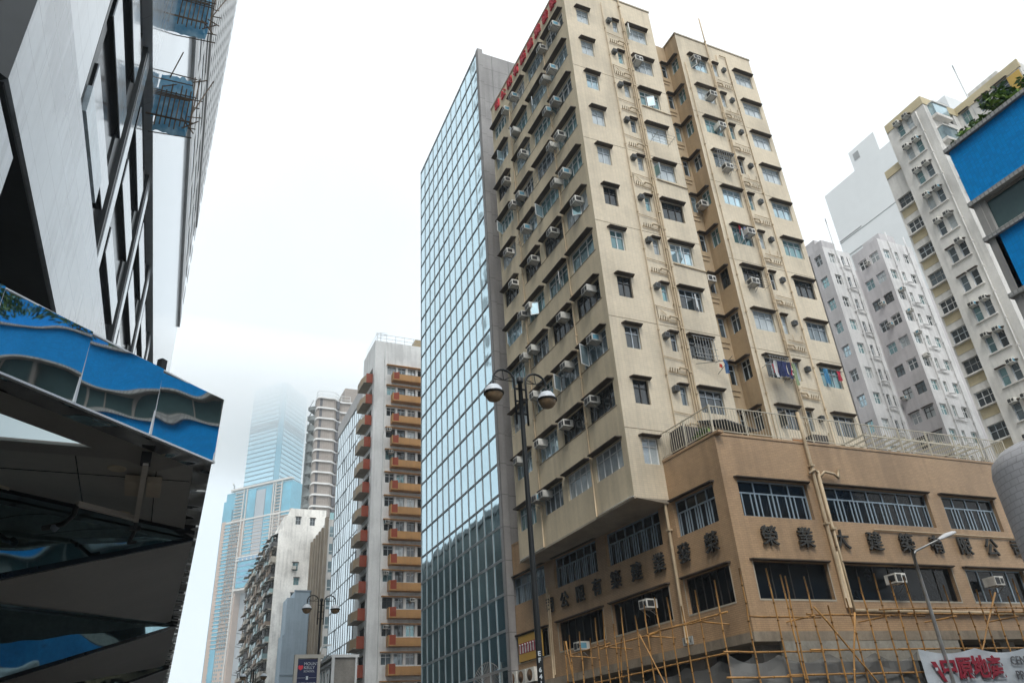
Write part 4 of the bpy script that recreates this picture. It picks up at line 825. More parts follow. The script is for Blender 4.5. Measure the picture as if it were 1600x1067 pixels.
w = MB().frame((gx, 50.43, 0), -pi/2).mat(0).wall(0, 3.83, 4, 52.3, hs, .25)
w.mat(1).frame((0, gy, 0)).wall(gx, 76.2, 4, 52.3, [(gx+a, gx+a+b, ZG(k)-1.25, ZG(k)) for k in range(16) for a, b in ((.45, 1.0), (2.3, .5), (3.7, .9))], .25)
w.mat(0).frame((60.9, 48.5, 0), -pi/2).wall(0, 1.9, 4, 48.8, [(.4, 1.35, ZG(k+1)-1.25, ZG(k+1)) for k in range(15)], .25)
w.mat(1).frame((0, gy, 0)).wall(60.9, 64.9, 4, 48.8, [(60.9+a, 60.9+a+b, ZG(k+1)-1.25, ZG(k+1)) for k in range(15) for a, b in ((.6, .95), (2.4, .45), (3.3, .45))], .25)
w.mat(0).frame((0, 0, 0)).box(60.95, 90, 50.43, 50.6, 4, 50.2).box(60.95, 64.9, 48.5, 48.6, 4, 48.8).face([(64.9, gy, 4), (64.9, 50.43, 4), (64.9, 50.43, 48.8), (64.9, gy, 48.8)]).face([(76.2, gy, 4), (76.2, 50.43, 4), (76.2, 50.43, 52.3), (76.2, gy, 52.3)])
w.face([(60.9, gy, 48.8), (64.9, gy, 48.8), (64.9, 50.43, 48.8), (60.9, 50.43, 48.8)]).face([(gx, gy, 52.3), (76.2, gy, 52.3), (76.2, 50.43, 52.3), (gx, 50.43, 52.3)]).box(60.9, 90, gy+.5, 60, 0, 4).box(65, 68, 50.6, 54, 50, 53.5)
w.build('wall', [gr, grl], GY)
w = MB(); w.box(gx+.4, 75.8, gy+.4, 50.2, 4, 52).box(61.3, 64.6, gy+.4, 48.3, 4, 48.5); w.build('room_core', mat('dark_room', (.03, .03, .03)), GY)
for k in range(14):
    for a, b in ((48.75, 49.9), (47.05, 48.25)): window(GY, (gx, 50.43, 0), -pi/2, 50.43-b, ZG(k)-1.25, b-a, 1.25, 2, .6, rv.choice([alu, white, darkfr]), rv.choice([gteal, ggrey, gdark, gcurt]), .3 if k > 6 else 0, rec=.2, bar=.07)
    window(GY, (0, gy, 0), 0, gx+.45, ZG(k)-1.25, 1.0, 1.25, 2, .6, white, rv.choice([gteal, gsky, ggrey]), 0, rec=.2, bar=.07, name='bedroom_window'); window(GY, (0, gy, 0), 0, gx+2.3, ZG(k)-1.25, .5, 1.25, 1, .6, white, gteal, 0, rec=.2, bar=.07, name='bathroom_window')
    window(GY, (0, gy, 0), 0, gx+3.7, ZG(k)-1.25, .9, 1.25, 2, .6, white, rv.choice([gteal, gdark]), 0, rec=.2, bar=.07, name='bedroom_window')
    window(GY, (60.9, 48.5, 0), -pi/2, .4, ZG(k+1)-1.25, .95, 1.25, 2, .6, alu, rv.choice([gteal, gdark, gsky]), 0, rec=.2, bar=.07, name='kitchen_window')
    window(GY, (0, gy, 0), 0, 61.5, ZG(k+1)-1.25, .95, 1.25, 2, .6, white, rv.choice([gteal, gcurt, gdark]), 0, rec=.2, bar=.07, name='bedroom_window')
    for a in (2.4, 3.3): window(GY, (0, gy, 0), 0, 60.9+a, ZG(k+1)-1.25, .45, 1.25, 1, .6, alu, gdark, 0, rec=.2, bar=.07, name='bathroom_window')
    m_ = MB(); z = ZG(k)-1.7
    for x in (63.2, 73.0): m_.tube([(x-.6, gy-.1, z-2.8), (x+1.2, gy-.1, z-2.9)], .05, 5).tube([(x, gy-.1, z-2.5), (x+.7, gy-.25, z-2.55)], .09, 5)
    m_.build('branch_pipe', grl, GY)
for x in (62.9, 64.3, 72.2, 75.2): pipe([(x, gy-.1, 48 if x < 66 else 53.5), (x, gy-.1, 5)], .07, grl, GY)
pipe([(62.7, gy-.1, 47), (62.7, gy-.1, 53)], .06, white, GY, 'roof_pole')
for k, a in ((0, 48.6), (2, 48.5), (3, 48.4), (9, 49.2), (6, 49.8), (11, 48.6)): place_ac((gx-.02, a, ZG(k)-.9), -pi/2, 'air conditioner on the stepped grey block, %s floor from the roof' % ORD[k], 'air conditioners on the grey block')
for k in (2, 3, 4, 5): place_ac((gx+1.0, gy-.02, ZG(k)), 0, 'air conditioner on the bright front of the grey block, %s floor' % ORD[k], 'air conditioners on the grey block')
m_ = MB(); m_.box(72.5, 75, 47.5, 50, 52.2, 54.2).box(61.5, 63.5, 47, 48.4, 48.7, 50.1); m_.build('roof_tank', gr, GY)
BT_ = thing('blank_tower', 'tall blank white tower with a stepped roof house far behind the grey block', 'tower', (105, 62, 0))
pw = mat('pale_white_wall', (.74, .76, .76), .8, var=.05, vs=.05)
w = MB(); w.box(95, 125, 45, 69.2, 0, 83.4).box(95.02, 99.5, 57.1, 62.4, 83.4, 87.3).box(99.5, 120, 57.1, 61, 83.4, 86); w.build('wall', pw, BT_)
w = MB(); w.box(94.95, 95, 64.5, 69.2, 73.5, 73.7).box(94.95, 95, 64.5, 69.2, 70.3, 70.5).box(94.95, 95, 45, 69.2, 73.2, 73.3).box(94.96, 95, 60.6, 61.7, 85, 86.4); w.build('wall_mark', mat('grey_mark', (.35, .36, .36), .8), BT_)
# ------------------------------------------------------------------ black and white tower on the left
AZT = R(1.544); TA = pi/2-AZT; TO = (-5, 0, 0)
BW = thing('striped_tower', 'glossy black and white tower with diagonal looking stripes rising over the dark canopy', 'office tower', (-12, 50, 0))
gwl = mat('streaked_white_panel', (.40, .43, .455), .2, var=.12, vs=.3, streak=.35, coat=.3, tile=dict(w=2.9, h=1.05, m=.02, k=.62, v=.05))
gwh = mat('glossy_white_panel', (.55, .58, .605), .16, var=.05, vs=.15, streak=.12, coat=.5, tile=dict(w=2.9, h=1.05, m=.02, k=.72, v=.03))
gbl = mat('glossy_black_panel', (.005, .006, .008), .12, var=.2, vs=.3, spec=.22); gry = mat('dark_grey_panel', (.028, .032, .034), .35, var=.25, vs=.3)
ST = lambda: MB().frame(TO, TA)
w = ST(); w.prism([(14.9, .45), (89.4, .45), (89.4, 24), (-8, 24)], 15.3, 129); w.box(16.6, 89.4, 1.3, 24, 0, 15.3).box(-60, 16.5, .3, 24, 0, 14.4).box(-60, -2, 24, 30, 0, 60); w.build('black_core', gbl, BW)
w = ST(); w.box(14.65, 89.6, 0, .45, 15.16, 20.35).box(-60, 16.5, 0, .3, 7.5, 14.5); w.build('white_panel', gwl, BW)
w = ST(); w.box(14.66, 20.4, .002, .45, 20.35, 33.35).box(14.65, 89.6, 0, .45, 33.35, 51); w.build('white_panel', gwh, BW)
w = ST(); w.hex([(14.6, -.01, 15.1), (14.9, .45, 15.1), (-8, 24, 15.1), (-8.4, 23.6, 15.1)], [(14.6, -.01, 129), (14.9, .45, 129), (-8, 24, 129), (-8.4, 23.6, 129)]); w.build('end_wall', gry, BW)
w = ST(); w.box(14.8, 89.6, .1, 1.4, 15.05, 15.2); w.build('soffit', gry, BW)
for i in range(8):
    s0 = 20.4+9.75*i
    w = ST(); w.box(s0-.0, s0+.85, .15, .19, 20.36, 33.34).mat(1).box(s0+.002, s0+.848, .191, .45, 20.36, 33.34)
    if i: w.build('white_fin', [gwh, gbl], BW)
    w = ST()
    if s0+10 < 93:
        for a, b in ((22.5, 23.9), (26.45, 28.0), (29.9, 31.5)):
            w = ST(); w.box(s0+1.9, s0+8.5, .22, .26, a, b).mat(1).box(s0+1.89, s0+8.51, .261, .45, a-.01, b+.01); w.build('white_strip', [gwh, gbl], BW)
        w = ST()
        w = ST(); w.box(s0+.86, s0+1.1, .2, .45, 20.36, 33.34).box(s0+9.4, s0+9.74, .2, .45, 20.36, 33.34).box(s0+.9, s0+2.2, .38, .45, 20.4, 26).box(s0+8.3, s0+9.6, .38, .45, 24, 33); w.build('grey_return', gry, BW)
w = ST(); w.box(21.6, 26.5, .05, .45, 21.0, 22.15); w.build('inset_panel', mat('reflection_blue_panel', (.50, .58, .62), .12, var=.3, vs=1.5), BW)  # mottled blue paints a reflection onto the white panel
stw = mat('pale_stone_clad', (.46, .46, .455), .45, var=.06, vs=.3)
w = ST(); w.box(14.65, 89.6, -.25, .45, 51, 52.3).box(14.65, 89.6, -.1, .45, 52.3, 53.2).box(14.65, 89.6, -.2, .45, 66.4, 67.4); w.build('cornice', mat('grey_cornice', (.42, .42, .42), .5), BW)
w = ST(); w.box(14.7, 89.55, .051, .46, 53.2, 129); w.build('window_glass', gbl, BW)
for i in range(23):
    z = 53.2+i*3.3
    w = ST(); w.box(14.65, 89.6, .0, .05, z+1.9, z+3.3)
    if i < 4:
        for j in range(11): w.box(14.65+j*7.7, 14.65+j*7.7+1.6, -.004, .05, z, z+1.9)
    else:
        for j in range(33): w.box(14.65+j*2.4, 14.65+j*2.4+1.30, .001, .05, z, z+1.9)
    w.build('storey', stw, BW)
OB = thing('glass_low_block', 'low dark glass block beyond the striped tower on the left', 'building', (-12, 115, 0))
w = ST(); w.box(89.8, 150, .02, 20, 0, 30.8); w.build('wall', mat('dark_teal_glass', (.016, .055, .060), .15, metal=.2, var=.5, vs=.12, streak=.4), OB)
w = ST(); w.box(89.8, 150, -.25, 20, 30.8, 31.6); w.build('roof_band', stone, OB)
# hanging bamboo platforms on the striped tower
tarp = bpy.data.materials.new('blue_tarpaulin'); tarp.use_nodes = True; t = tarp.node_tree; t.nodes.clear()
c_ = N(t, 'ShaderNodeTexCoord'); n_ = N(t, 'ShaderNodeTexNoise'); n_.inputs['Scale'].default_value = 1.6; n_.inputs['Detail'].default_value = 5; t.links.new(c_.outputs['Object'], n_.inputs['Vector'])
rp = N(t, 'ShaderNodeValToRGB'); rp.color_ramp.elements[0].position = .35; rp.color_ramp.elements[0].color = (.12, .34, .52, 1); rp.color_ramp.elements[1].position = .7; rp.color_ramp.elements[1].color = (.42, .64, .76, 1); t.links.new(n_.outputs['Fac'], rp.inputs[0])
d_ = N(t, 'ShaderNodeBsdfDiffuse'); tb = N(t, 'ShaderNodeBsdfTranslucent'); mx = N(t, 'ShaderNodeMixShader'); mx.inputs[0].default_value = .55; om = N(t, 'ShaderNodeOutputMaterial')
for q_ in (d_, tb): t.links.new(rp.outputs[0], q_.inputs[0])
t.links.new(d_.outputs[0], mx.inputs[1]); t.links.new(tb.outputs[0], mx.inputs[2]); t.links.new(mx.outputs[0], om.inputs[0])
for q, (zz, lab) in enumerate(((32.7, 'lower of two blue sheeted bamboo platforms hanging on the striped tower'), (40.6, 'upper of two blue sheeted bamboo platforms hanging on the striped tower'))):
    base = Matrix.Translation(Vector(TO)) @ Matrix.Rotation(TA, 4, 'Z') @ Vector((34.5, -.9, zz))
    g = thing('hanging_scaffold', lab, 'scaffold', base, 'bamboo platforms on the striped tower'); rr = random.Random(40+q)
    w = ST(); n = 10; dz = 3.2
    def sheet(P, Q, n=10, k=4):       # creased sheet from edge P to edge Q, zz..zz+dz
        rows = []
        for j in range(k+1):
            rows.append([(P[0]+(Q[0]-P[0])*i/n+rr.uniform(-.06, .06), P[1]+(Q[1]-P[1])*i/n+rr.uniform(-.06, .06), zz+.1+dz*j/k+rr.uniform(-.08, .08)) for i in range(n+1)])
        for a, b in zip(rows, rows[1:]):
            for i in range(n): w.face([a[i], a[i+1], b[i+1], b[i]], True)
    sheet((33.9, -.02), (33.9, -1.55)); sheet((33.9, -1.55), (35.0, -1.75)); sheet((35.0, -1.75), (35.0, -.02))
    w.build('tarpaulin', tarp, g)
    def pole(a, b, r=.034):
        m_ = ST(); m_.tube([a, b], r, 6); m_.build('bamboo_pole', bambooD, g)
    for i in range(7): pole((33.75, -.25-i*.24, zz-.35-rr.random()*.3), (33.75, -.25-i*.24, zz+2.0+rr.random()*.6))
    for z in (0, .05, 1.5, 1.62, 1.74, 1.86, 2.7, 3.3): pole((33.7, .25, zz+z), (33.65, -1.7-rr.random()*.5, zz+z-.05+rr.uniform(-.05, .05)))
    for z in (.3, 1.0, 2.6, 3.2): pole((35.4, .2, zz+z), (35.2, -2.0-rr.random()*.4, zz+z))
    pole((33.7, -2.0, zz-.4), (34.2, -1.7, zz+3.9)); pole((33.7, -1.6, zz-.5), (34.0, -2.3, zz+.5)); pole((33.7, -.3, zz+2.2), (34.5, -2.3, zz+4.2)); pole((33.75, -.5, zz+3.0), (33.6, -.9, zz+5.0)); pole((33.6, -1.8, zz+.3), (35.5, -2.3, zz+2.2)); pole((34.2, -1.9, zz+1.2), (35.4, -2.6, zz+5.2))
    pole((33.6, -1.95, zz-.2), (33.9, -2.0, zz+3.6)); pole((33.7, -2.2, zz-.7), (33.8, -1.5, zz+.3))
# ------------------------------------------------------------------ mirrored entrance canopy
CA = thing('entrance_canopy', 'dark entrance canopy with a mirrored fascia reflecting the blue building', 'canopy', (-2.5, 14, 6))
mir = mat('wavy_mirror', (.86, .90, .92), .02, metal=1, var=.05, vs=.8, wavy=.075, wavys=.8); mir2 = mat('dark_mirror', (.40, .42, .42), .04, metal=1, var=.1, wavy=.6, wavys=1.6)
sof = mat('soffit_panel', (.32, .31, .285), .45, var=.12, vs=.5); trimm = mat('canopy_trim', (.10, .10, .095), .4)
fa = R(90-46.7); fu = Vector((sin(R(46.7)), cos(R(46.7)), 0)); cor = Vector((.48, 12.16, 0))
rr = random.Random(2)
for i in range(7):
    w = MB().frame(cor-fu*1.27*(i+1), fa); x0, x1 = .012, 1.258; e = [rr.gauss(0, .004) for _ in range(3)]
    b = .030; e[1] -= .045; w.face([(x0, b+e[0], 6.0), (x1, -b-e[0], 6.0), (x1, -b-e[0]+e[1], 7.05), (x0, b+e[0]+e[1], 7.05)]); w.build('fascia_panel', mir, CA)
w = MB().frame(cor-fu*8.9, fa)
for i in range(8): w.box(1.27*i-.016, 1.27*i+.016, -.045, .03, 6.0, 7.04)
w.box(0, 8.95, -.04, .02, 7.04, 7.062).box(0, 8.93, -.04, .04, 5.975, 6.004); w.build('fascia_joint', mat('bright_trim', (.62, .64, .65), .35, metal=.4), CA)
w = MB().frame(cor-fu*8.9, fa); w.box(0, 8.9, .02, .36, 5.97, 6.0); w.build('fascia_underside', mir2, CA)
ex = lambda y: .48+.021*(y-12.16)
w = MB(); w.hex([(ex(12.2)-.26, 12.35, 5.99), (ex(12.2), 12.2, 5.97), (ex(75), 75, 5.97), (ex(75)-.26, 75, 5.99)], [(ex(12.2)-.26, 12.35, 6.05), (ex(12.2), 12.2, 6.05), (ex(75), 75, 6.05), (ex(75)-.26, 75, 6.05)]); w.build('edge_underside', mir2, CA)
w = MB(); w.hex([(ex(12.2), 12.2, 6.05), (ex(75), 75, 6.05), (ex(75)-.1, 75, 6.05), (ex(12.2)-.1, 12.25, 6.05)], [(ex(12.2), 12.2, 7.08), (ex(75), 75, 7.08), (ex(75)-.1, 75, 7.08), (ex(12.2)-.1, 12.25, 7.08)]); w.build('street_fascia', mir, CA)
w = MB(); w.frame(cor-fu*8.9, fa).box(0, 8.75, .36, .98, 5.98, 6.08).frame((0, 0, 0)).box(-5.4, -.2, 11.95, 12.35, 5.985, 6.1); w.build('grey_trim', mat('grey_trim_panel', (.24, .23, .21), .5), CA)
fr_ = bpy.data.materials.new('frosted_glass'); fr_.use_nodes = True; t = fr_.node_tree; t.nodes.clear()
tb = N(t, 'ShaderNodeBsdfTranslucent'); tb.inputs[0].default_value = (.62, .74, .78, 1); gb = N(t, 'ShaderNodeBsdfGlossy'); gb.inputs['Roughness'].default_value = .15; mx = N(t, 'ShaderNodeMixShader'); mx.inputs[0].default_value = .12; om = N(t, 'ShaderNodeOutputMaterial')
t.links.new(tb.outputs[0], mx.inputs[1]); t.links.new(gb.outputs[0], mx.inputs[2]); t.links.new(mx.outputs[0], om.inputs[0])
w = MB(); w.face([(-.86, 11.94, 6.03), (-5.4, 7.75, 6.03), (-5.4, 11.94, 6.03)]); w.build('skylight', fr_, CA)
RL = lambda k, x: 16.31+10.35*(k-1)+.66*x
w = MB(); w.face([(-5.4, 12.3, 6.0), (ex(12.4)-.25, 12.3, 6.0), (ex(16)-.25, RL(1, .2), 6.0), (-5.4, RL(1, -5.4), 6.0)]); w.build('soffit', sof, CA)
for k in range(1, 6):
    xs = [ex(16+10*k)-.26, -1.5, -3.2, -5.4]; zn = lambda x: 5.97-.44*(xs[0]-x)
    w = MB(); w.face([(x, RL(k, x), zn(x)) for x in xs]+[(x, RL(k+1, x), 6.0-.004*k) for x in reversed(xs)]); w.build('soffit', sof, CA)
    w = MB(); w.face([(xs[0], RL(k, xs[0])-.02, 6.02), (xs[-1], RL(k, xs[-1])-.02, 6.02), (xs[-1], RL(k, xs[-1])-.02, zn(xs[-1])+.06), (xs[0], RL(k, xs[0])-.02, zn(xs[0])+.02)]); w.build('mirror_riser', mat('tinted_riser', (.22, .34, .38), .03, metal=1, var=.3, vs=.7, wavy=.14, wavys=.7), CA)
    w = MB(); w.hex([(xs[0], RL(k, xs[0])-.05, zn(xs[0])-.06), (xs[-1], RL(k, xs[-1])-.05, zn(xs[-1])-.06), (xs[-1], RL(k, xs[-1])+.05, zn(xs[-1])-.06), (xs[0], RL(k, xs[0])+.05, zn(xs[0])-.06)], [(xs[0], RL(k, xs[0])-.05, zn(xs[0])+.02), (xs[-1], RL(k, xs[-1])-.05, zn(xs[-1])+.07), (xs[-1], RL(k, xs[-1])+.05, zn(xs[-1])+.07), (xs[0], RL(k, xs[0])+.05, zn(xs[0])+.02)]).hex([(xs[0], RL(k, xs[0])-.4, 5.93), (xs[-1], RL(k, xs[-1])-.4, 5.93), (xs[-1], RL(k, xs[-1])-.1, 5.93), (xs[0], RL(k, xs[0])-.1, 5.93)], [(xs[0], RL(k, xs[0])-.4, 6.02), (xs[-1], RL(k, xs[-1])-.4, 6.02), (xs[-1], RL(k, xs[-1])-.1, 6.02), (xs[0], RL(k, xs[0])-.1, 6.02)])
    w.build('riser_trim', gbl, CA)
w = MB(); w.prism([(-5.4, 12.4), (ex(12)-.12, 12.4), (ex(75)-.12, 75), (-5.4, 75)], 6.6, 7.0); w.build('roof_slab', trimm, CA)
w = MB(); w.box(-1.435, -1.42, 12.35, 15.2, 5.992, 6).box(-.31, -.295, 12.35, 16.0, 5.992, 6).box(-5.4, .22, 13.19, 13.205, 5.991, 6); w.build('panel_joint', gbl, CA)
dl = mat('unlit_diffuser', (.50, .44, .32), .5)
for x, y, z in ((-.87, 12.8, 5.985), (-.81, 15.25, 5.985), (-2.6, 14.2, 5.985)):
    m_ = MB(); m_.lathe((x, y, z), [(.0, 0), (.11, 0), (.13, -.008), (.14, .01)], 20); m_.build('downlight', dl, CA)
for k, x, y in ((1, -2.0, 19.2), (1, -.9, 19.6), (1, -1.6, 22.6), (1, -.5, 24), (2, -1.2, 31)):
    f = (y-RL(k, x))/10.35; zz = (5.97-.44*(ex(16+10*k)-.26-x))*(1-f)+6*f-.03
    m_ = MB(); m_.lathe((x, y, zz), [(.0, 0), (.13, 0), (.14, .03)], 16); m_.build('downlight', mat('dim_diffuser', (.25, .23, .2), .5), CA)
w = MB(); w.box(-5.6, -5.35, 6, 75, 0, 7); w.build('rear_wall', gbl, CA)
w = MB()
for y in (13, 24, 35, 46, 57): w.box(-4.4, -3.9, y, y+.5, 0, 5)
w.build('canopy_column', gbl, CA)
BR = thing('camera_bracket', 'pale metal arm with a box and camera hanging under the dark canopy', 'bracket', (-.5, 13.3, 5.9))
m_ = MB(); m_.hex([(-.48, 11.95, 5.78), (-.40, 11.95, 5.78), (-.49, 14.75, 5.70), (-.57, 14.75, 5.70)], [(-.48, 11.95, 5.86), (-.40, 11.95, 5.86), (-.49, 14.75, 5.78), (-.57, 14.75, 5.78)]).hex([(-1.46, 14.0, 5.70), (-1.40, 13.93, 5.70), (-.52, 14.62, 5.70), (-.56, 14.70, 5.70)], [(-1.46, 14.0, 5.78), (-1.40, 13.93, 5.78), (-.52, 14.62, 5.78), (-.56, 14.70, 5.78)]); m_.build('arm', mat('dull_metal', (.52, .48, .42), .5), BR)
m_ = MB(); m_.box(-.74, -.50, 13.0, 13.75, 5.86, 5.97).box(-.42, -.20, 13.0, 13.75, 5.86, 5.97); m_.build('junction_box', mat('beige_box', (.46, .40, .31), .6), BR)
m_ = MB(); m_.box(-.52, -.38, 11.9, 12.1, 5.82, 5.99).tube([(-.53, 14.75, 5.74), (-.54, 15.0, 5.6), (-.6, 15.2, 5.45), (-.5, 15.3, 5.5)], .035, 6).box(-.62, -.44, 14.9, 14.95, 5.6, 5.68).tube([(-1.43, 13.97, 5.72), (-1.45, 14.1, 5.6), (-1.6, 14.35, 5.5), (-1.9, 14.5, 5.45)], .045, 6); m_.build('cable_end', postm, BR)
m_ = MB(); m_.lathe((-1.72, 14.42, 5.46), [(0, .05), (.06, .03), (.07, -.02), (.03, -.07), (0, -.08)], 10); m_.build('camera', mat('grey_camera', (.12, .14, .16), .35), BR)
g = cor-fu*1.3; FL = MB().frame(g, fa).box(0, .1, -.02, .08, 7.08, 7.24).build('small_floodlight', postm); tag(FL, 'small black floodlight on top of the mirrored canopy fascia', 'floodlight')
# ------------------------------------------------------------------ blue building on the right
BB = thing('blue_building', 'blue tiled building with dark window bands and plants on its roof edge', 'building', (25, 0, 0))
blue = mat('blue_mosaic', (.003, .36, .96), .6, spec=.15, var=.10, vs=.5, tile=dict(w=.10, h=.05, m=.005, k=.75, v=.12, off=0)); wt_ = mat('white_mosaic', (.52, .52, .50), .6, var=.1, tile=dict(w=.12, h=.2, m=.02, k=.6))
bx = 18.5
w = MB()
for a, b in ((14.0, 15.8), (11.1, 12.72), (8.0, 9.75)): w.box(bx, 40, -70, 9.3, a, b)
w.box(bx+2.4, 40, -70, 5.0, 15.8, 19.0).box(bx+2.4, 40, -70, 5, 20.6, 23.5); w.build('blue_band', blue, BB)
w = MB()
for z in (15.8, 13.88, 12.72, 10.98, 9.75): w.box(bx-.09, bx+.4, -70, 9.38, z, z+.12)
w.box(bx+2.3, 40, -70, 5.1, 19.0, 19.12).box(bx+2.3, 40, -70, 5.1, 20.5, 20.6).box(bx+2.3, 40, -70, 5.1, 23.5, 23.65); w.build('coping', wt_, BB)
w = MB(); w.box(bx+.35, 39, -70, 9.0, 9.8, 14.0).box(bx+2.7, 39, -70, 4.8, 19.1, 20.6); w.build('room_core', mat('dark_room', (.03, .03, .03)), BB)
for z0, z1 in ((12.84, 13.88), (9.87, 10.98)):
    for i in range(16):
        y = 9.11-i*2.5
        if y > -32: window(BB, (bx, y, 0), -pi/2, 0, z0, 2.5, z1-z0, 2, 0, mat('brown_grey_frame', (.33, .30, .27), .5), mat('dark_tint_pane', (.09, .155, .16), .05, metal=.2, spec=.6, var=.2), 0, rec=.12, bar=.07)
for i in range(10): window(BB, (bx+2.4, 4.5-i*2.5, 0), -pi/2, 0, 19.12, 2.5, 1.4, 2, 0, mat('brown_grey_frame', (.33, .30, .27)), mat('dark_tint_pane', (.03, .06, .062)), 0, rec=.1, bar=.07)
w = MB(); w.box(bx-.02, bx+.35, 9.12, 9.3, 9.86, 13.88).box(bx, 40, 9.0, 9.3, 9.86, 13.9).box(bx+.2, 40, -70, 9.2, 0, 8.0); w.build('corner_pier', mat('grey_paint_pier', (.42, .41, .39), .7, streak=.15), BB)
gm_ = mat('grey_mosaic', (.50, .50, .52), .55, var=.12, vs=1, tile=dict(w=.34, h=.16, m=.012, k=.68, v=.05, off=.5))
w = MB(); w.lathe((20.3, 10.6, 0), [(1.75, 0), (1.75, 7.2), (1.68, 7.5), (1.45, 7.72), (1.1, 7.8), (0, 7.82)], 40); w.build('tiled_corner', gm_, BB)
for i, (y, z, sx, lab) in enumerate(((8.55, 16.05, .42, 'low green shrub at the far end of the blue roof edge'), (7.75, 16.2, .6, 'tall leafy shrub on the blue roof edge beside the first shrub'), (6.75, 16.2, .6, 'leafy shrub on the blue roof edge near the yellow patch'), (5.6, 16.3, .7, 'large leafy shrub on the blue roof edge at the right frame edge'), (3.4, 16.9, 1.7, 'broad shrub on the blue roof edge further along'), (-.2, 16.9, 1.8, 'broad dark shrub on the blue roof edge behind the viewer'))):
    s = thing('shrub', lab, 'shrub', (bx+.55, y, 15.9), 'shrubs on the blue roof edge'); rr = random.Random(60+i)
    m_ = MB()
    for j in range(5): m_.tube([(bx+.55, y, 15.9), (bx+.4+rr.uniform(-.25, .25), y+rr.uniform(-sx, sx)*.6, z+.2)], .025, 5, r1=.01)
    m_.build('stem', mat('brown_stem', (.12, .08, .05)), s)
    m_ = MB()
    for j in range(7): leaves(m_, (bx+.45+rr.uniform(-.25, .3), y+rr.uniform(-sx, sx)*.8, z+rr.uniform(-.35, .45)*min(sx, 1)/.7), (.34, .36*max(1, sx), .30*max(1, sx*.8)), int(75*max(1, sx)), .10, rr, 3)
    m_.build('foliage', leafm, s)
# ------------------------------------------------------------------ bamboo scaffold round the podium
PS = P0-uL*1.25-uR*1.25
SF = thing('bamboo_scaffold', 'yellow bamboo scaffold wrapped round the foot of the brown podium', 'scaffold', tuple(PS))
rr = random.Random(8)
def bpole(a, b, r=.036):
    a, b = Vector(a), Vector(b); n = max(2, int((a-b).length/.55)); m_ = MB()
    P = [a.lerp(b, i/n)+Vector((rr.gauss(0, .012), rr.gauss(0, .012), rr.gauss(0, .006))) for i in range(n+1)]
    m_.tube(P, r, 7, r1=r*.75)
    for p in P[1:-1]: d = (b-a).normalized(); m_.tube([p-d*.02, p+d*.02], r*1.12, 7)
    m_.build('bamboo_pole', bamboo, SF)
at = lambda u, t, z, o=0: tuple(PS+u*t+Vector((0, 0, z))+(uR if u is uL else uL)*o)
for t, z in ((12.03, 6.32), (11.54, 6.51), (10.64, 6.52), (9.84, 6.14), (9.24, 6.89), (8.62, 7.04), (7.88, 6.41), (7.24, 6.97), (6.3, 6.48), (5.61, 6.76), (4.86, 6.9), (4.08, 6.77), (3.3, 6.3), (2.38, 6.69), (1.3, 6.83)): bpole(at(uL, t+rr.uniform(-.1, .1), 0), at(uL, t, z))
for t, z in ((.01, 6.95), (1.2, 6.98), (1.78, 6.77), (1.97, 6.74), (2.82, 6.74), (3.58, 5.76), (4.5, 6.0), (5.35, 6.77), (6.16, 6.93), (6.88, 6.67), (7.64, 6.85), (9.58, 6.56), (10.53, 5.59), (11.3, 6.43), (12.05, 6.44), (13.0, 6.2), (13.6, 6.9), (14.6, 6.4), (15.6, 6.7)): bpole(at(uR, t+rr.uniform(-.1, .1), 0), at(uR, t, z))
for z, a, b in ((5.66, 1.0, 5.6), (5.6, 4.9, 9.2), (5.68, 8.4, 12.1), (4.38, 1.2, 6.2), (4.33, 5.4, 10), (3.3, .8, 6), (3.3, 5.2, 12)): bpole(at(uL, a, z+.03, .07), at(uL, b, z, .07))
for z, a, b in ((5.36, .1, 3.2), (5.44, 2.6, 8.2), (5.5, 7.4, 12.5), (5.58, 12, 17), (4.25, -1.2, 3.0), (4.28, 2.4, 7.2), (4.27, 6.4, 11.5), (4.25, 11, 16.5), (3.49, -1.2, 1.8), (3.52, 1.2, 5.6), (3.5, 5, 11)): bpole(at(uR, a, z+.02, .07), at(uR, b, z, .07))
bpole(at(uL, 6.1, 5.7, -.05), at(uL, 3.9, 2.2, -.05), .03); bpole(at(uL, 8.2, 3.2, .1), at(uL, 7.6, 5.8, .1)); bpole(at(uL, 11.9, 6.3), at(uL, 11.3, 3.6)); bpole(at(uR, 2.9, 5.7, -.05), at(uR, 5.4, 2.6, -.05)); bpole(at(uR, 4.6, 5.5, -.1), at(uR, 3.5, 2.4, -.1)); bpole(at(uR, 12.2, 6.3, -.1), at(uR, 10.2, 4.0, -.1)); bpole(at(uL, 4.4, 5.62, -.3), at(uL, 1.2, 5.50, -.35), .03); bpole(at(uR, 5.8, 5.62, -.12), at(uR, 13.6, 5.75, -.12), .035)
for t in (2.4, 5.6, 8.6, 11.5): bpole(at(uL, t, 5.6, -.1), tuple(P0+uL*(t-1.25)+Vector((0, 0, 5.5))), .035)
for t in (2.8, 6.2, 9.6, 13): bpole(at(uR, t, 5.4, -.1), tuple(P0+uR*(t-1.25)+Vector((0, 0, 5.4))), .035)
net = bpy.data.materials.new('grey_netting'); net.use_nodes = True; t = net.node_tree; t.nodes.clear()
df = N(t, 'ShaderNodeBsdfDiffuse'); df.inputs[0].default_value = (.28, .28, .27, 1); tp = N(t, 'ShaderNodeBsdfTransparent'); mx = N(t, 'ShaderNodeMixShader'); mx.inputs[0].default_value = .55; om = N(t, 'ShaderNodeOutputMaterial')
t.links.new(tp.outputs[0], mx.inputs[1]); t.links.new(df.outputs[0], mx.inputs[2]); t.links.new(mx.outputs[0], om.inputs[0])
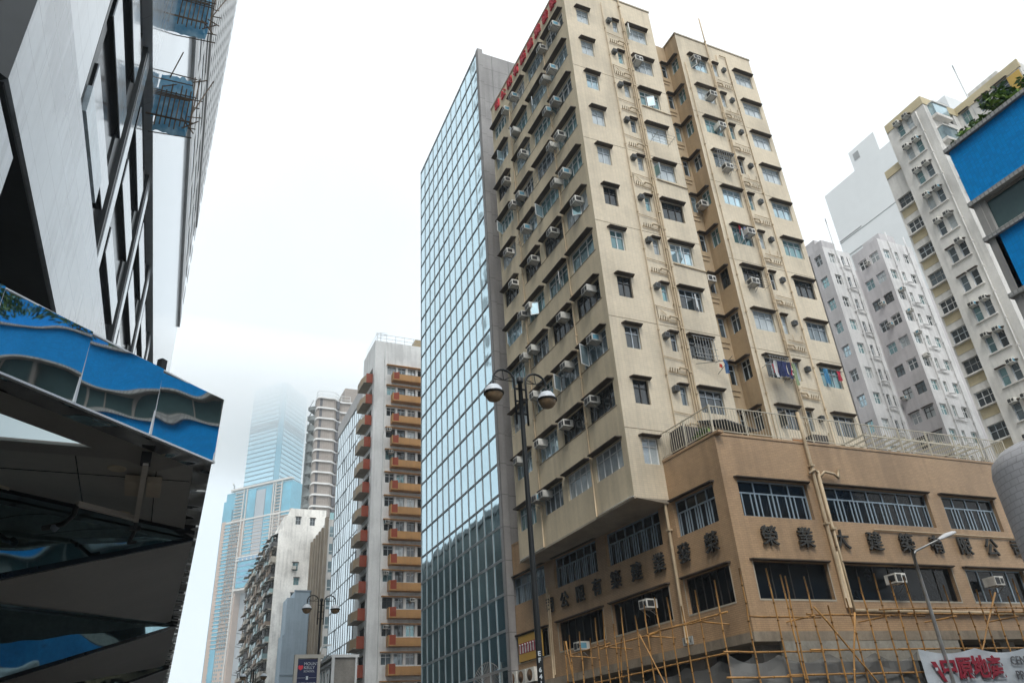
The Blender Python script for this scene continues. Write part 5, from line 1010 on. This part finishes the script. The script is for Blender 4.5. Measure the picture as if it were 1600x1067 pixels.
def cloth(name, u, t0, t1, ztop, zbot, off, m, sag, bays, amp, parent=None):
    w = MB(); n = int((t1-t0)*5); k = 8; rows = []
    for j in range(k+1):
        row = []
        for i in range(n+1):
            f = i/n; sg = sag*abs(sin(pi*f*bays)); z = ztop-sg*(1-j/k*.6)-(ztop-zbot)*j/k
            row.append(at(u, t0+(t1-t0)*f, z, off+amp*sin(f*bays*pi*2+j*.6)+amp*.6*sin(f*31+j*1.7)))
        rows.append(row)
    for a, b in zip(rows, rows[1:]):
        for i in range(n): w.face([b[i], b[i+1], a[i+1], a[i]], True)
    return w.build(name, m, parent)
tag(cloth('safety_net', uL, .2, 7.6, 4.25, 1.6, .2, net, .22, 4, .05), 'grey see-through safety net behind the bamboo on the left side', 'safety net')
tag(cloth('safety_net', uR, -.9, 7.4, 4.22, 1.6, .2, net, .3, 4, .05), 'grey see-through safety net behind the bamboo on the side street', 'safety net')
bw2 = mat('banner_cloth', (.55, .60, .64), .7, var=.12, vs=1.5)
BN = thing('banner', 'white cloth banner with large red Chinese characters tied to the bamboo', 'banner', at(uR, 11, 4.2))
cloth('cloth', uR, 7.05, 15.6, 4.26, 2.6, -.17, bw2, .17, 3, .014, BN)
dkr = mat('dark_red_print', (.30, .008, .03), .6)
for i, ch in enumerate('中原地產'): lettering(BN, ch, at(uR, 8.22+i*.79, 3.55-.02*(i % 2), -.235), AR+R(-1), .80, dkr, .02, .022)
m_ = MB().frame(at(uR, 7.42, 3.2, -.24), AR); m_.hex([(-.02, -.01, .62), (.2, -.01, .62), (.52, -.01, -.05), (.36, -.01, -.05)], [(-.02, .01, .62), (.2, .01, .62), (.52, .01, -.05), (.36, .01, -.05)]).mat(1).hex([(.1, -.014, .42), (.22, -.014, .42), (.22, -.014, .32), (.1, -.014, .32)], [(.1, -.01, .42), (.22, -.01, .42), (.22, -.01, .32), (.1, -.01, .32)]); m_.build('logo_mark', [dkr, bw2], BN)
lettering(BN, 'CENTALINE', at(uR, 11.5, 3.78, -.235), AR, .42, mat('grey_print', (.10, .10, .11), .6), .008, .004, al='LEFT'); lettering(BN, 'PROPERTY', at(uR, 11.55, 3.28, -.235), AR, .42, mat('grey_print', (.10, .10, .11), .6), .008, .004, al='LEFT')
WS = thing('banner', 'small white cloth sheet with a red mark low on the left scaffold', 'banner', at(uL, 8.4, 3.8))
cloth('cloth', uL, 7.4, 10.0, 4.0, 2.6, -.12, bw2, .1, 2, .03, WS)
m_ = MB().frame(at(uL, 7.8, 0, -.2), PLa); m_.box(-.12, .12, -.01, .01, 3.55, 3.8); m_.build('red_mark', dkr, WS)
# ------------------------------------------------------------------ street lamps
glb = mat('lamp_dome', (.62, .66, .70), .3, var=.1); glo = mat('amber_bowl', (.30, .20, .11), .25, var=.35, vs=4, spec=.6)
def twin_lamp(x, y, h, label):
    L_ = thing('twin_street_lamp', label, 'street lamp', (x, y, 0), 'twin globe street lamps')
    m_ = MB(); m_.tube([(x, y, 0), (x, y, 1.2)], .15, 12).tube([(x, y, 1.2), (x, y, h)], .08, 12, r1=.056).lathe((x, y, h), [(.09, -.05), (.09, .05), (.05, .1), (0, .12)], 12); m_.build('post', postm, L_)
    for s in (-1, 1):
        m_ = MB(); r = .30; cx_ = x+s*(.16+r)
        P = [(x+s*.16, y, h-1.25), (x+s*.16, y, h-.05)]+[(cx_-s*r*cos(a), y, h-.05+r*sin(a)) for a in [pi*i/12 for i in range(1, 13)]]+[(cx_+s*r, y, h-.18)]
        m_.tube(P, .03, 8)
        for z in (h-.25, h-.6, h-.95): m_.tube([(x, y, z), (x+s*.16, y, z)], .025, 6)
        for a in (R(30), R(95), R(160)): m_.tube([(cx_, y, h-.05), (cx_+r*cos(a)*.95, y, h-.05+r*sin(a)*.95)], .012, 5)
        m_.tube([(cx_-r, y, h-.05), (cx_+r, y, h-.05)], .012, 5)
        m_.build('arm', postm, L_)
        gx_ = cx_+s*r; gz = h-.46
        m_ = MB(); m_.lathe((gx_, y, gz), [(r_*.9, z_*.9) for r_, z_ in [(0, .27), (.07, .27), (.16, .23), (.235, .14), (.27, .02)]], 24); gg = m_.build('globe_lamp', glb, L_)
        m_ = MB(); m_.lathe((gx_, y, gz), [(r_*.9, z_*.9) for r_, z_ in [(.27, .03), (.295, .02), (.295, -.03), (.265, -.04)]], 24); m_.build('ring', postm, gg)
        m_ = MB(); m_.lathe((gx_, y, gz), [(r_*.9, z_*.9) for r_, z_ in [(.265, -.03), (.24, -.13), (.17, -.215), (.08, -.255), (0, -.265)]], 24); m_.build('bowl', glo, gg)
    return L_
L1 = twin_lamp(7.86, 16, 10.3, 'near black twin lamp post with white lettering in front of the beige tower')
dv = math.atan2(7.86, 16)
for i, ch in enumerate('EF6410'):
    z = 3.62-i*.135-(.06 if i > 1 else 0)
    lettering(L1, ch, (7.86-.088*sin(dv), 16-.088*cos(dv), z), -dv, .13, wl, .004, .004)
twin_lamp(8.22, 43, 9.85, 'middle black twin lamp post beside the navy billboard'); twin_lamp(7.75, 66, 8.95, 'farthest black twin lamp with only its arches showing at the bottom')
SL = thing('street_light', 'silver single arm street light in front of the brown podium', 'street light', (26.4, 20.5, 0))
m_ = MB(); m_.tube([(26.4, 20.5, 0), (26.4, 20.5, 7.75)], .09, 10, r1=.06); m_.build('post', steel, SL)
m_ = MB(); m_.tube([(26.4, 20.5, 7.6), (26.6, 20.5, 7.78), (28.2, 20.5, 8.32)], .05, 8, r1=.035); m_.build('arm', steel, SL)
m_ = MB(); m_.M = Matrix.Translation((28.1, 20.5, 8.28)) @ Matrix.Rotation(R(-18), 4, 'Y')
sect = [(0, .06, .06), (.2, .12, .10), (.6, .17, .13), (1.0, .15, .10), (1.2, .06, .05), (1.24, .005, .01)]; rings = []
for x, wy_, h_ in sect: rings.append(m_.pts([(x, wy_*cos(a), max(-.035, h_*sin(a))) for a in [2*pi*i/14 for i in range(14)]]))
for q, r_ in zip(rings, rings[1:]):
    for j in range(14): m_.f.append((q+j, q+(j+1) % 14, r_+(j+1) % 14, r_+j)); m_.mi.append(0); m_.sm.append(True)
m_.build('lamp_head', mat('pale_lamp_head', (.62, .62, .62), .4), SL)
FS = thing('street_light', 'small white curved street light above the concrete kiosk', 'street light', (9.35, 47, 0))
m_ = MB(); m_.tube([(8.9, 46.5, 0), (8.9, 46.5, 7.6), (9.05, 46.5, 7.95), (9.3, 46.5, 8.05)], .05, 6); m_.build('post', white, FS)
m_ = MB(); m_.hex([(9.25, 46.4, 8.0), (9.62, 46.42, 8.04), (9.62, 46.58, 8.04), (9.25, 46.6, 8.0)], [(9.25, 46.4, 8.08), (9.62, 46.42, 8.1), (9.62, 46.58, 8.1), (9.25, 46.6, 8.08)]); m_.build('lamp_head', white, FS)
# ------------------------------------------------------------------ air: haze round everything, low cloud round the supertall tower
def volume(name, dens, col, x0, x1, y0, y1, z0, z1, grad=None):
    M = bpy.data.materials.new(name); M.use_nodes = True; t = M.node_tree; t.nodes.clear(); o = N(t, 'ShaderNodeOutputMaterial'); v = N(t, 'ShaderNodeVolumePrincipled')
    v.inputs['Color'].default_value = (*col, 1); v.inputs['Density'].default_value = dens; v.inputs['Anisotropy'].default_value = 0
    if grad:
        c = N(t, 'ShaderNodeTexCoord'); s = N(t, 'ShaderNodeSeparateXYZ'); t.links.new(c.outputs['Object'], s.inputs[0])
        n = N(t, 'ShaderNodeTexNoise'); n.inputs['Scale'].default_value = .012; n.inputs['Detail'].default_value = 2; t.links.new(c.outputs['Object'], n.inputs['Vector'])
        ma = N(t, 'ShaderNodeMath', operation='MULTIPLY_ADD'); ma.inputs[1].default_value = 40; t.links.new(n.outputs['Fac'], ma.inputs[0]); t.links.new(s.outputs['Z'], ma.inputs[2])
        mr = N(t, 'ShaderNodeMapRange'); mr.inputs[1].default_value = grad[0]; mr.inputs[2].default_value = grad[1]; mr.inputs[3].default_value = 0; mr.inputs[4].default_value = dens; t.links.new(ma.outputs[0], mr.inputs[0]); t.links.new(mr.outputs[0], v.inputs['Density'])
    t.links.new(v.outputs[0], o.inputs['Volume'])
    w = MB(); w.box(x0, x1, y0, y1, z0, z1); ob = w.build(name, M); return struct(ob, 'stuff')
HAZE = volume('haze', .00042, (.86, .95, 1.0), -400, 500, -320, 1150, -1.5, 452)
CLOUD = volume('low_cloud', .02, (.99, .995, 1.0), -60, 330, 780, 1110, 325, 451, grad=(355, 447))
